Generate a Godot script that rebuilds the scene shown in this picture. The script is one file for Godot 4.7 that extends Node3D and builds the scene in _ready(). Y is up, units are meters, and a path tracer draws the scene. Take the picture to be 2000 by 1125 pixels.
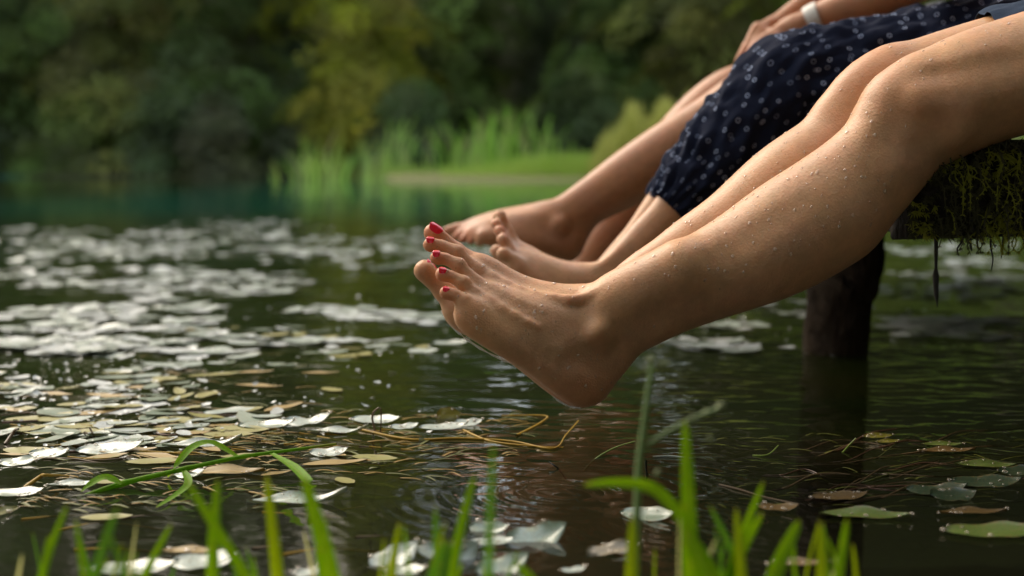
extends Node3D
# A pond in a wood: three people sit on a mossy jetty and let their feet hang over the water.

const F := 2778.0          # lens: pixels of a 2000 pixel wide picture per unit of slope
const PITCH := 0.0871      # the camera looks down a little
const CAM_H := 0.31        # its height over the water
const GY := 0.0            # water level

var rng := RandomNumberGenerator.new()
var used := {}
var M := {}
var n3 := FastNoiseLite.new()
var nfine := FastNoiseLite.new()

# ---------------------------------------------------------------- naming
func numbered(called: String) -> String:
	var k: int = used.get(called, -1) + 1
	used[called] = k
	return called if k == 0 else "%s_%03d" % [called, k]

func tag(o: Node, label := "", category := "", group := "", kind := "") -> Node:
	if label: o.set_meta("label", label)
	if category: o.set_meta("category", category)
	if group: o.set_meta("group", group)
	if kind: o.set_meta("kind", kind)
	return o

func thing(called: String, where: Vector3, label: String, category: String, group := "") -> Node3D:
	var o := Node3D.new()
	o.name = numbered(called)
	o.position = where
	add_child(o)
	tag(o, label, category, group)
	return o

func put(called: String, mesh: Mesh, mat: Material, parent: Node = self, kind := "") -> MeshInstance3D:
	var o := MeshInstance3D.new()
	o.name = numbered(called) if parent == self else called
	o.mesh = mesh
	o.material_override = mat
	parent.add_child(o, true)
	if kind: o.set_meta("kind", kind)
	return o

# ---------------------------------------------------------------- places
func at(px: float, py: float, d: float) -> Vector3:
	var v := Vector3((px - 1000.0) / F * d, -(py - 562.5) / F * d, -d)
	return Vector3(0, CAM_H, 0) + v.rotated(Vector3.RIGHT, -PITCH)

func on_plane(px: float, py: float, y := 0.0) -> Vector3:
	var v := Vector3((px - 1000.0) / F, -(py - 562.5) / F, -1.0).rotated(Vector3.RIGHT, -PITCH)
	return Vector3(0, CAM_H, 0) + v * ((y - CAM_H) / v.y)

# ---------------------------------------------------------------- bodies: a field of distances and its skin
class Field:
	var o: Vector3
	var nx: int
	var ny: int
	var nz: int
	var h: float
	var g: PackedFloat32Array
	var bx: int
	var by: int
	var bz: int
	var blk: PackedByteArray
	var pos := PackedVector3Array()
	var nor := PackedVector3Array()
	var idx := PackedInt32Array()

	func _init(lo: Vector3, hi: Vector3, cell: float) -> void:
		o = lo
		h = cell
		nx = int((hi.x - lo.x) / h) + 2
		ny = int((hi.y - lo.y) / h) + 2
		nz = int((hi.z - lo.z) / h) + 2
		g = PackedFloat32Array()
		g.resize(nx * ny * nz)
		g.fill(1.0)
		bx = nx / 8 + 1
		by = ny / 8 + 1
		bz = nz / 8 + 1
		blk = PackedByteArray()
		blk.resize(bx * by * bz)

	func span(lo: Vector3, hi: Vector3) -> PackedInt32Array:
		var a := (lo - o) / h
		var b := (hi - o) / h
		var r := PackedInt32Array([maxi(0, int(a.x)), mini(nx - 1, int(b.x) + 1), maxi(0, int(a.y)), mini(ny - 1, int(b.y) + 1), maxi(0, int(a.z)), mini(nz - 1, int(b.z) + 1)])
		for i in range(r[0] / 8, r[1] / 8 + 1):
			for j in range(r[2] / 8, r[3] / 8 + 1):
				for k in range(r[4] / 8, r[5] / 8 + 1):
					blk[(i * by + j) * bz + k] = 1
		return r

	# a tapered capsule, joined with the smooth minimum of width k; s stretches it in depth
	func cone(a: Vector3, b: Vector3, ra: float, rb: float, k := 0.0, s := 1.0) -> void:
		var m := maxf(k, 0.022) + 3.4 * h
		var r := maxf(ra, rb) + m
		var rr := Vector3(r, r, r * maxf(s, 1.0))
		var q := span(a.min(b) - rr, a.max(b) + rr)
		var sc := Vector3(1, 1, 1.0 / s)
		var a2 := a * sc
		var ab := (b - a) * sc
		var inv := 1.0 / maxf(ab.length_squared(), 1e-9)
		var dr := rb - ra
		var ik := 1.0 / k if k > 0.0 else 0.0
		for i in range(q[0], q[1] + 1):
			for j in range(q[2], q[3] + 1):
				var row := (i * ny + j) * nz
				var p := Vector3(o.x + i * h, o.y + j * h, 0.0) - a2
				for kk in range(q[4], q[5] + 1):
					p.z = (o.z + kk * h) * sc.z - a2.z
					var t := clampf(p.dot(ab) * inv, 0.0, 1.0)
					var d := (p - ab * t).length() - ra - dr * t
					if d > m:
						continue
					var e := g[row + kk]
					if k > 0.0:
						var w := k - absf(d - e)
						if w > 0.0:
							g[row + kk] = minf(d, e) - w * w * ik * 0.25
							continue
					if d < e:
						g[row + kk] = d

	# presses a smooth dent
	func dent(a: Vector3, b: Vector3, ra: float, k: float) -> void:
		var m := maxf(k, 0.02) + 3.0 * h
		var r := ra + m
		var q := span(a.min(b) - Vector3(r, r, r), a.max(b) + Vector3(r, r, r))
		var ab := b - a
		var inv := 1.0 / maxf(ab.length_squared(), 1e-9)
		for i in range(q[0], q[1] + 1):
			for j in range(q[2], q[3] + 1):
				var row := (i * ny + j) * nz
				var p := Vector3(o.x + i * h, o.y + j * h, 0.0) - a
				for kk in range(q[4], q[5] + 1):
					p.z = o.z + kk * h - a.z
					var t := clampf(p.dot(ab) * inv, 0.0, 1.0)
					var d := ra - (p - ab * t).length()
					var e := g[row + kk]
					var w := k - absf(d - e)
					if w > 0.0:
						g[row + kk] = maxf(d, e) + w * w / k * 0.25
					elif d > e:
						g[row + kk] = d

	# a limb: stations of (x, y, z, radius, depth stretch), run through by a smooth curve
	func limb(st: Array, step := 0.014, k := 0.0) -> void:
		var n := st.size()
		for i in n - 1:
			var p0: Array = st[maxi(i - 1, 0)]
			var p1: Array = st[i]
			var p2: Array = st[i + 1]
			var p3: Array = st[mini(i + 2, n - 1)]
			var a0: Vector3 = p1[0]
			var a1: Vector3 = p2[0]
			var parts := maxi(1, int(ceil(a0.distance_to(a1) / step)))
			var was := a0
			var wr: float = p1[1]
			for j in range(1, parts + 1):
				var t := float(j) / parts
				var c: Vector3 = a0.cubic_interpolate(a1, p0[0], p3[0], t)
				var r := cubic_interpolate(p1[1], p2[1], p0[1], p3[1], t)
				cone(was, c, wr, r, k, lerpf(p1[2], p2[2], t - 0.5 / parts))
				was = c
				wr = r

	func skin() -> void:
		var vid := PackedInt32Array()
		vid.resize(nx * ny * nz)
		vid.fill(-1)
		var sy := nz
		var sx := ny * nz
		var lim := 3.5 * h
		var cells := PackedInt32Array()
		var eo := [[0, 1, 0], [0, 2, 1], [0, 4, 2], [1, 3, 1], [1, 5, 2], [2, 3, 0], [2, 6, 2], [3, 7, 2], [4, 5, 0], [4, 6, 1], [5, 7, 1], [6, 7, 0]]
		var off := PackedInt32Array([0, sx, sy, sx + sy, 1, sx + 1, sy + 1, sx + sy + 1])
		var v := PackedFloat32Array()
		v.resize(8)
		for bi in bx:
			for bj in by:
				for bk in bz:
					if blk[(bi * by + bj) * bz + bk] == 0:
						continue
					for i in range(bi * 8, mini(bi * 8 + 8, nx - 1)):
						for j in range(bj * 8, mini(bj * 8 + 8, ny - 1)):
							for k in range(bk * 8, mini(bk * 8 + 8, nz - 1)):
								var at0 := (i * ny + j) * nz + k
								if absf(g[at0]) > lim:
									continue
								var mask := 0
								for c in 8:
									v[c] = g[at0 + off[c]]
									if v[c] < 0.0:
										mask |= 1 << c
								if mask == 0 or mask == 255:
									continue
								var sum := Vector3.ZERO
								var cnt := 0
								for e in eo:
									var va := v[e[0]]
									var vb := v[e[1]]
									if (va < 0.0) != (vb < 0.0):
										var t := va / (va - vb)
										var ca: int = e[0]
										var q := Vector3(ca & 1, (ca >> 1) & 1, (ca >> 2) & 1)
										q[e[2]] += t
										sum += q
										cnt += 1
								vid[at0] = pos.size()
								cells.append(at0)
								pos.append(o + (Vector3(i, j, k) + sum / cnt) * h)
		for n in cells.size():
			var c := cells[n]
			var inside := g[c] < 0.0
			for ax in 3:
				var s: int = [sx, sy, 1][ax]
				if (g[c + s] < 0.0) == inside:
					continue
				var u: int = [sy, 1, sx][ax]
				var w: int = [1, sx, sy][ax]
				var a := n
				var b := vid[c - u]
				var d := vid[c - u - w]
				var e := vid[c - w]
				if b < 0 or d < 0 or e < 0:
					continue
				if inside:
					idx.append_array([a, d, b, a, e, d])
				else:
					idx.append_array([a, b, d, a, d, e])
		# two rounds of gentle relaxation, then normals, smoothed once
		for round_ in 2:
			var acc := PackedVector3Array()
			acc.resize(pos.size())
			var num := PackedInt32Array()
			num.resize(pos.size())
			for f in range(0, idx.size(), 3):
				var a := idx[f]
				var b := idx[f + 1]
				var c := idx[f + 2]
				acc[a] += pos[b] + pos[c]
				acc[b] += pos[c] + pos[a]
				acc[c] += pos[a] + pos[b]
				num[a] += 2
				num[b] += 2
				num[c] += 2
			for i in pos.size():
				if num[i]:
					pos[i] = pos[i].lerp(acc[i] / num[i], 0.5)
		nor.resize(pos.size())
		for f in range(0, idx.size(), 3):
			var a := idx[f]
			var b := idx[f + 1]
			var c := idx[f + 2]
			var m := (pos[c] - pos[a]).cross(pos[b] - pos[a])
			nor[a] += m
			nor[b] += m
			nor[c] += m
		for i in pos.size():
			nor[i] = nor[i].normalized()
		var sm := nor.duplicate()
		for f in range(0, idx.size(), 3):
			var a := idx[f]
			var b := idx[f + 1]
			var c := idx[f + 2]
			sm[a] += (nor[b] + nor[c]) * 0.35
			sm[b] += (nor[c] + nor[a]) * 0.35
			sm[c] += (nor[a] + nor[b]) * 0.35
		for i in pos.size():
			nor[i] = sm[i].normalized()

# several skins as ONE mesh; tint(p, n) gives each point its colour
func body_mesh(fields: Array, tint: Callable) -> ArrayMesh:
	var pos := PackedVector3Array()
	var nor := PackedVector3Array()
	var idx := PackedInt32Array()
	for f: Field in fields:
		var base := pos.size()
		pos.append_array(f.pos)
		nor.append_array(f.nor)
		for i in f.idx:
			idx.append(i + base)
	var col := PackedColorArray()
	col.resize(pos.size())
	for i in pos.size():
		col[i] = tint.call(pos[i], nor[i])
	var a := []
	a.resize(Mesh.ARRAY_MAX)
	a[Mesh.ARRAY_VERTEX] = pos
	a[Mesh.ARRAY_NORMAL] = nor
	a[Mesh.ARRAY_COLOR] = col
	a[Mesh.ARRAY_INDEX] = idx
	var m := ArrayMesh.new()
	m.add_surface_from_arrays(Mesh.PRIMITIVE_TRIANGLES, a)
	return m

# ---------------------------------------------------------------- shapes
func arrays(pos: PackedVector3Array, nor: PackedVector3Array, uv: PackedVector2Array, idx: PackedInt32Array, col := PackedColorArray()) -> ArrayMesh:
	var a := []
	a.resize(Mesh.ARRAY_MAX)
	a[Mesh.ARRAY_VERTEX] = pos
	if nor.size(): a[Mesh.ARRAY_NORMAL] = nor
	if uv.size(): a[Mesh.ARRAY_TEX_UV] = uv
	if col.size(): a[Mesh.ARRAY_COLOR] = col
	a[Mesh.ARRAY_INDEX] = idx
	var m := ArrayMesh.new()
	m.add_surface_from_arrays(Mesh.PRIMITIVE_TRIANGLES, a)
	return m

# a sheet of points rows x cols as triangles with smooth normals
func sheet(pts: PackedVector3Array, uv: PackedVector2Array, rows: int, cols: int, col := PackedColorArray()) -> ArrayMesh:
	var idx := PackedInt32Array()
	var nor := PackedVector3Array()
	nor.resize(pts.size())
	for r in rows - 1:
		for c in cols - 1:
			var a := r * cols + c
			idx.append_array([a, a + 1, a + cols, a + 1, a + cols + 1, a + cols])
	for f in range(0, idx.size(), 3):
		var m := (pts[idx[f + 2]] - pts[idx[f]]).cross(pts[idx[f + 1]] - pts[idx[f]])
		nor[idx[f]] += m
		nor[idx[f + 1]] += m
		nor[idx[f + 2]] += m
	# a sheet that closes on itself: same normals along the seam
	for r in rows:
		var a := r * cols
		var b := a + cols - 1
		if pts[a].is_equal_approx(pts[b]):
			var s := nor[a] + nor[b]
			nor[a] = s
			nor[b] = s
	for i in nor.size():
		nor[i] = nor[i].normalized()
	return arrays(pts, nor, uv, idx, col)

# a tube along points with radii; wob roughens it
func tube(pts: Array, radii: Array, sides := 8, flat := 1.0, wob := 0.0) -> ArrayMesh:
	var v := PackedVector3Array()
	var uv := PackedVector2Array()
	var n := pts.size()
	var run := 0.0
	var up := Vector3.UP
	for i in n:
		var d: Vector3 = (pts[mini(i + 1, n - 1)] - pts[maxi(i - 1, 0)]).normalized()
		if absf(d.dot(up)) > 0.95:
			up = Vector3.RIGHT
		var x := d.cross(up).normalized()
		var y := x.cross(d).normalized()
		if i: run += pts[i].distance_to(pts[i - 1])
		for s in sides + 1:
			var a := TAU * (s % sides) / sides
			var r: float = radii[i]
			if wob > 0.0:
				r *= 1.0 + wob * n3.get_noise_3d(cos(a) * 40.0 + 100.0, sin(a) * 40.0, run * 300.0)
			v.append(pts[i] + (x * cos(a) + y * sin(a) * flat) * r)
			uv.append(Vector2(float(s) / sides, run * 4.0))
	return sheet(v, uv, n, sides + 1)

func curve(p: Array, n: int) -> Array:
	var out := []
	for i in n:
		var t := float(i) / (n - 1) * (p.size() - 1)
		var k := mini(int(t), p.size() - 2)
		var a: Vector3 = p[k]
		var b: Vector3 = p[k + 1]
		out.append(a.cubic_interpolate(b, p[maxi(k - 1, 0)], p[mini(k + 2, p.size() - 1)], t - k))
	return out

func mix_meshes(list: Array) -> ArrayMesh:
	var st := SurfaceTool.new()
	st.begin(Mesh.PRIMITIVE_TRIANGLES)
	for m: Mesh in list:
		st.append_from(m, 0, Transform3D())
	return st.commit()

# ---------------------------------------------------------------- materials
func noise_tex(freq: float, ramp: Array, seed_ := 1, octaves := 4, size := 512, kind := FastNoiseLite.TYPE_SIMPLEX_SMOOTH, bump := 0.0) -> NoiseTexture2D:
	var n := FastNoiseLite.new()
	n.seed = seed_
	n.noise_type = kind
	n.frequency = freq
	n.fractal_octaves = octaves
	var t := NoiseTexture2D.new()
	t.width = size
	t.height = size
	t.seamless = true
	t.noise = n
	if bump > 0.0:
		t.as_normal_map = true
		t.bump_strength = bump
	elif ramp.size():
		var g := Gradient.new()
		var offs := PackedFloat32Array()
		var cols := PackedColorArray()
		for r in ramp:
			offs.append(r[0])
			cols.append(r[1])
		g.offsets = offs
		g.colors = cols
		t.color_ramp = g
	return t

func lin(r: float, g: float, b: float, a := 1.0) -> Color:
	var c := Color(r, g, b).linear_to_srgb()
	c.a = a
	return c

func mat(color: Color, rough := 0.6, spec := 0.5) -> StandardMaterial3D:
	var m := StandardMaterial3D.new()
	m.albedo_color = color
	m.roughness = rough
	m.metallic_specular = spec
	m.cull_mode = BaseMaterial3D.CULL_DISABLED
	return m

# ================================================================ people
func seg(list: Array, d: float, unit: float) -> Array:
	# stations given as [pixel x, pixel y, nearer by, radius in pixels, depth stretch]
	var out := []
	for s in list:
		out.append([at(s[0], s[1], d - s[2]), s[3] * unit, s[4] if s.size() > 4 else 1.0])
	return out

func toe(f: Field, list: Array, d: float, u: float) -> void:
	var st := seg(list, d, u)
	f.cone(st[0][0], st[1][0], st[0][1], st[1][1] * 0.96, 0.0055)
	f.cone(st[1][0], st[2][0], st[1][1] * 0.98, st[2][1] * 0.9, 0.0022)
	f.cone(st[2][0], st[3][0], st[2][1] * 0.9, st[3][1] * 1.03, 0.0016)
	# the knuckle and the pad under the tip
	f.cone(st[1][0], st[1][0], st[1][1] * 1.05, st[1][1] * 1.05, 0.0022)

func nail(parent: Node, where: Vector3, normal: Vector3, along: Vector3, w: float, l: float, m: Material) -> void:
	var z := along.normalized()
	var y := (normal - z * normal.dot(z)).normalized()
	var x := y.cross(z)
	var pts := PackedVector3Array()
	var uv := PackedVector2Array()
	var n := 9
	for r in n:
		var t := float(r) / (n - 1) * 2.0 - 1.0
		var half := pow(maxf(0.0, 1.0 - pow(absf(t), 3.2)), 0.5)
		for c in n:
			var s := float(c) / (n - 1) * 2.0 - 1.0
			var q := s * half
			pts.append(x * q * w + z * t * l - y * (q * q * w * 0.42 + t * t * l * 0.1) + y * 0.0006 * (1.0 - absf(s)))
			uv.append(Vector2(s, t))
	var o := put("toenail", sheet(pts, uv, n, n), m, parent)
	o.position = where - parent.position

func spot(f: Field, p: Vector3, dir: Vector3) -> Vector3:
	# where the ray from p along dir leaves the skin
	var best := p
	for i in 60:
		var q := p + dir * (0.0005 * i)
		var c := (q - f.o) / f.h
		var g := f.g[(int(round(c.x)) * f.ny + int(round(c.y))) * f.nz + int(round(c.z))]
		best = q
		if g > -0.0003:
			break
	return best

var tint_spots: Array = []
var skin_tone := Color(0.5, 0.3, 0.2)

func skin_tint(p: Vector3, n: Vector3) -> Color:
	var a := n3.get_noise_3d(p.x * 900.0, p.y * 900.0, p.z * 900.0)
	var b := n3.get_noise_3d(p.x * 260.0 + 50.0, p.y * 260.0, p.z * 260.0)
	var c := skin_tone * (1.0 + 0.04 * a + 0.07 * b + 0.06 * n3.get_noise_3d(p.x * 3500.0, p.y * 3500.0, p.z * 3500.0))
	c.b *= 1.0 - 0.08 * b
	c.r *= 1.0 + 0.04 * a
	for s in tint_spots:
		var d: float = p.distance_to(s[0]) / s[1]
		if d < 1.0:
			var w: float = (1.0 - d * d) * (1.0 - d * d) * s[3]
			c = c.lerp(Color(skin_tone.r * s[2].x, skin_tone.g * s[2].y, skin_tone.b * s[2].z), w)
	c.a = 1.0
	return c

func fold_loft(st: Array, sides: int, rows: int, folds: float, seed_: int, uvscale: float, gather := 0.0) -> ArrayMesh:
	# cloth round a limb: stations [centre, radius, depth stretch]
	var pts := PackedVector3Array()
	var uv := PackedVector2Array()
	var n := st.size()
	var run := 0.0
	var was: Vector3 = st[0][0]
	for r in rows:
		var t := float(r) / (rows - 1) * (n - 1)
		var k := mini(int(t), n - 2)
		var p1: Array = st[k]
		var p2: Array = st[k + 1]
		var p0: Array = st[maxi(k - 1, 0)]
		var p3: Array = st[mini(k + 2, n - 1)]
		var f := t - k
		var c: Vector3 = p1[0].cubic_interpolate(p2[0], p0[0], p3[0], f)
		var c2: Vector3 = p1[0].cubic_interpolate(p2[0], p0[0], p3[0], minf(f + 0.05, 1.0))
		if f > 0.94:
			c2 = c
			c = p1[0].cubic_interpolate(p2[0], p0[0], p3[0], f - 0.05)
			var keep := c2
			c2 = c2 + (c2 - c)
			c = keep
		var rad := cubic_interpolate(p1[1], p2[1], p0[1], p3[1], f)
		var sq := lerpf(p1[2], p2[2], f)
		var dir := (c2 - c).normalized()
		var side := Vector3(0, 0, 1)
		var up := side.cross(dir).normalized()
		side = dir.cross(up)
		run += c.distance_to(was)
		was = c
		for s in sides + 1:
			var a := TAU * (s % sides) / sides
			var ca := cos(a)
			var sa := sin(a)
			# creases run round the limb and slant; near the hem the cloth is gathered in pleats
			var w := n3.get_noise_3d(ca * 60.0 + seed_, sa * 60.0, run * 420.0) * 1.0 + 0.6 * n3.get_noise_3d(ca * 130.0, sa * 130.0 + seed_, run * 700.0 + ca * 90.0)
			var ridge := 0.45 - absf(n3.get_noise_3d(ca * 34.0 + seed_ * 3.0, sa * 34.0 + run * 150.0, run * 260.0 - ca * 40.0)) * 1.3
			var d := folds * (w + 0.9 * ridge)
			if gather > 0.0:
				var gk := clampf(1.0 - run / 0.07, 0.0, 1.0)
				d += gather * gk * sin(a * 22.0 + 2.0 * sin(a * 5.0)) + gather * 1.2 * clampf(1.0 - absf(run - 0.05) / 0.05, 0.0, 1.0) * w
			pts.append(c + (up * ca + side * sa * sq) * (rad + d))
			uv.append(Vector2(float(s) / sides * TAU * 0.075 / uvscale, run / uvscale))
	return sheet(pts, uv, rows, sides + 1)

func droplets(person: Node3D, f: Field, count: int, rmin: float, rmax: float, ok: Callable, seed_: int) -> void:
	var r := RandomNumberGenerator.new()
	r.seed = seed_
	var tf := []
	var tries := 0
	while tf.size() < count and tries < count * 40:
		tries += 1
		var i := r.randi() % f.pos.size()
		if not ok.call(f.pos[i], f.nor[i]):
			continue
		var n := f.nor[i]
		# a drop runs a little way down the skin
		if absf(n.y) > 0.995:
			continue
		var down := (Vector3.DOWN - n * Vector3.DOWN.dot(n)).normalized()
		var x := n.cross(down)
		var s := rmin + (rmax - rmin) * pow(r.randf(), 3.0)
		if r.randf() < 0.28:
			s *= 0.6
		var long := r.randf_range(3.0, 7.0) if s < rmin * 0.75 else 1.0 + (1.9 * r.randf() * r.randf() if s < rmax * 0.6 else 0.5 * r.randf())
		var turn := r.randf_range(-0.5, 0.5)
		var d2 := down.rotated(n, turn)
		tf.append(Transform3D(Basis(x.rotated(n, turn) * s, n * s * 0.62, d2 * s * long), f.pos[i] + n * s * 0.12))
	var sp := SphereMesh.new()
	sp.radius = 1.0
	sp.height = 2.0
	sp.radial_segments = 10
	sp.rings = 6
	var mm := MultiMesh.new()
	mm.transform_format = MultiMesh.TRANSFORM_3D
	mm.mesh = sp
	mm.instance_count = tf.size()
	for i in tf.size():
		var t: Transform3D = tf[i]
		t.origin -= person.position
		mm.set_instance_transform(i, t)
	var o := MultiMeshInstance3D.new()
	o.name = "water_drops"
	o.multimesh = mm
	o.material_override = M.drop
	o.set_meta("kind", "stuff")
	person.add_child(o, true)

func near_woman() -> void:
	var d := 1.43
	var u := d / F
	skin_tone = Color(0.57, 0.292, 0.138)
	# ---- left leg, nearest to the camera
	var f := Field.new(at(790, 830, d) + Vector3(0, 0, -0.115), Vector3(at(2230, 500, d).x, at(1500, -60, d).y, at(1000, 562, d).z + 0.13), 0.0022)
	f.limb(seg([[1160, 648, -0.004, 70, 0.74], [1224, 609, 0, 84, 0.74], [1301, 574, 0, 83, 0.8], [1380, 540, 0, 88, 0.88], [1455, 506, 0, 98, 0.95], [1539, 459, 0, 110, 0.98], [1612, 412, 0, 110, 0.98], [1677, 357, 0, 102, 0.96], [1728, 303, 0, 97, 0.96], [1770, 246, 0, 104, 0.93], [1820, 214, 0, 110, 0.95], [1895, 178, 0, 114, 1.0], [1980, 150, 0, 116, 1.06], [2080, 128, 0, 124, 1.08], [2220, 100, 0, 134, 1.1]], d, u))
	# heel, tendon and sole
	f.limb(seg([[1139, 740, 0, 52, 0.82], [1162, 712, 0, 45, 0.72], [1203, 670, 0, 42, 0.68]], d, u), 0.014, 0.012)
	f.limb(seg([[1139, 739, 0.004, 51, 0.8], [1092, 722, 0.014, 37, 0.9], [1030, 688, 0.022, 27], [975, 655, 0.027, 28], [921, 614, 0.027, 35, 0.8]], d, u), 0.014, 0.010)
	f.limb(seg([[936, 518, -0.034, 23], [1010, 571, -0.03, 31], [1085, 602, -0.02, 43], [1160, 622, -0.008, 64, 0.8]], d, u), 0.014, 0.010)
	f.limb(seg([[944, 576, 0.0, 26], [1000, 612, 0.004, 40], [1085, 650, 0.004, 58, 0.85], [1150, 668, 0.0, 62, 0.8]], d, u), 0.014, 0.012)
	f.limb(seg([[1130, 730, -0.02, 36], [1060, 690, -0.03, 24], [960, 590, -0.038, 22], [936, 545, -0.036, 26]], d, u), 0.014, 0.012)
	f.limb(seg([[948, 552, -0.018, 22], [1010, 592, -0.012, 30], [1090, 622, -0.006, 44]], d, u), 0.014, 0.008)
	f.limb(seg([[943, 602, 0.016, 24], [1000, 636, 0.018, 32], [1090, 672, 0.014, 46]], d, u), 0.014, 0.008)
	# ankle bone, shin edge, calf, kneecap
	f.cone(at(1170, 648, d - 0.029), at(1184, 664, d - 0.027), 0.0125, 0.011, 0.011)
	f.cone(at(1190, 600, d - 0.012), at(1330, 528, d - 0.022), 0.022, 0.03, 0.016)
	f.cone(at(1500, 500, d - 0.018), at(1640, 425, d - 0.016), 0.036, 0.04, 0.02)
	f.cone(at(1750, 190, d - 0.008), at(1788, 162, d - 0.008), 0.02, 0.019, 0.026)
	f.cone(at(1806, 255, d - 0.03), at(1860, 235, d - 0.035), 0.02, 0.022, 0.016)
	f.dent(at(1806, 168, d - 0.064), at(1835, 158, d - 0.066), 0.020, 0.016)
	f.dent(at(1748, 196, d - 0.068), at(1762, 214, d - 0.070), 0.018, 0.018)
	f.dent(at(1740, 268, d - 0.068), at(1790, 220, d - 0.072), 0.018, 0.024)
	f.dent(at(1850, 150, d - 0.072), at(1960, 126, d - 0.080), 0.018, 0.02)
	f.cone(at(1800, 198, d - 0.036), at(2000, 168, d - 0.042), 0.019, 0.022, 0.014)
	f.dent(at(1818, 280, d - 0.062), at(1850, 262, d - 0.068), 0.016, 0.02)
	f.dent(at(1560, 380, d - 0.072), at(1400, 490, d - 0.062), 0.009, 0.022)
	# hollows before and behind the ankle
	f.dent(at(1092, 652, d - 0.052), at(1125, 636, d - 0.052), 0.012, 0.016)
	f.dent(at(1195, 702, d - 0.043), at(1290, 634, d - 0.047), 0.013, 0.018)
	f.dent(at(1125, 690, d - 0.055), at(1168, 702, d - 0.050), 0.012, 0.016)
	# tendons and veins on the instep
	f.limb(seg([[918, 510, -0.022, 5], [990, 553, -0.004, 5], [1068, 584, 0.012, 6], [1130, 584, 0.018, 7]], d, u), 0.02, 0.005)
	f.limb(seg([[915, 533, -0.003, 5], [985, 577, 0.016, 5], [1060, 609, 0.027, 4.5]], d, u), 0.02, 0.005)
	f.limb(seg([[916, 558, 0.014, 5], [980, 601, 0.03, 4.5], [1050, 638, 0.039, 3.5]], d, u), 0.02, 0.005)
	f.limb(seg([[1060, 577, 0.006, 6], [1110, 586, 0.018, 7], [1150, 580, 0.02, 8], [1195, 560, 0.016, 9]], d, u), 0.02, 0.006)
	f.limb(seg([[1005, 617, 0.028, 3], [1035, 612, 0.028, 3.4], [1062, 628, 0.030, 3.2], [1095, 634, 0.026, 3]], d, u), 0.01, 0.004)
	f.limb(seg([[995, 640, 0.034, 2.5], [1028, 650, 0.035, 3], [1056, 649, 0.033, 3], [1088, 662, 0.029, 2.6]], d, u), 0.01, 0.004)
	# toes
	var toes := [
		[[938, 522, -0.036, 21], [892, 490, -0.04, 16.5], [866, 468, -0.041, 16.5], [846, 455, -0.04, 19]],
		[[930, 534, -0.016, 15], [893, 493, -0.020, 15], [862, 480, -0.022, 13.8], [841, 478, -0.022, 15]],
		[[928, 556, 0.002, 15], [896, 518, -0.001, 14.5], [869, 505, -0.002, 13], [853, 504, -0.002, 14]],
		[[928, 584, 0.018, 15], [905, 553, 0.016, 14.8], [881, 540, 0.015, 13.2], [864, 536, 0.015, 14.2]],
		[[926, 610, 0.029, 20], [908, 590, 0.031, 16.5], [888, 576, 0.031, 14], [872, 572, 0.030, 13.8]]]
	for t in toes:
		toe(f, t, d, u)
	f.skin()

	# ---- right leg, just behind
	var d2 := 1.535
	var u2 := d2 / F
	var r := Field.new(at(780, 830, d2) + Vector3(0, 0, -0.125), Vector3(at(2230, 500, d2).x, at(1500, -80, d2).y, at(1000, 562, d2).z + 0.095), 0.003)
	r.limb(seg([[1180, 635, 0, 64, 0.74], [1262, 574, 0, 78, 0.76], [1319, 533, 0, 78, 0.8], [1370, 500, 0, 84, 0.88], [1448, 453, 0, 93, 0.95], [1544, 378, 0, 103, 0.98], [1632, 315, 0, 102, 0.96], [1673, 264, 0, 95, 0.95], [1724, 205, 0, 95, 0.93], [1778, 183, 0, 98, 0.95], [1910, 148, 0, 106, 1.0], [2060, 120, 0, 118, 1.06], [2220, 100, 0, 126, 1.1]], d2, u2))
	r.limb(seg([[1134, 739, 0, 53, 0.8], [1160, 705, 0, 48, 0.75], [1215, 650, 0, 44, 0.7]], d2, u2), 0.014, 0.012)
	r.limb(seg([[1134, 738, 0.006, 53, 0.8], [1085, 722, 0.012, 36, 0.9], [1020, 676, 0.02, 32], [960, 632, 0.026, 34], [906, 600, 0.027, 42, 0.85]], d2, u2), 0.014, 0.012)
	r.limb(seg([[912, 575, -0.03, 28], [1000, 620, -0.025, 34], [1085, 640, -0.01, 46], [1150, 650, 0, 62, 0.8]], d2, u2), 0.014, 0.014)
	r.limb(seg([[906, 590, 0.0, 34], [1000, 628, 0.005, 42], [1090, 650, 0.004, 56, 0.85]], d2, u2), 0.014, 0.014)
	r.cone(at(1700, 160, d2 - 0.008), at(1740, 134, d2 - 0.008), 0.019, 0.019, 0.026)
	r.cone(at(1632, 222, d2 - 0.008), at(1660, 192, d2 - 0.01), 0.016, 0.017, 0.024)
	var toes2 := [
		[[905, 596, 0.026, 38], [870, 568, 0.03, 23], [848, 548, 0.032, 21], [830, 529, 0.033, 21.5]],
		[[900, 590, 0.006, 20], [878, 560, 0.006, 14], [862, 545, 0.006, 12.5], [850, 534, 0.006, 12.5]],
		[[900, 586, -0.01, 20], [882, 556, -0.012, 14], [868, 543, -0.012, 12], [858, 534, -0.012, 12]],
		[[902, 582, -0.026, 20], [888, 555, -0.028, 14], [876, 544, -0.028, 12], [868, 536, -0.028, 12]],
		[[906, 580, -0.038, 20], [894, 558, -0.042, 14], [884, 548, -0.042, 12], [877, 541, -0.042, 12]]]
	for t in toes2:
		toe(r, t, d2, u2)
	r.skin()

	# ---- hips, trunk, arms and head, out of the picture to the right
	var dm := 1.5
	var um := dm / F
	var b := Field.new(at(2120, 330, dm) + Vector3(0, 0, -0.3), at(2950, -1050, dm) + Vector3(0, 0, 0.3), 0.012)
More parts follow.
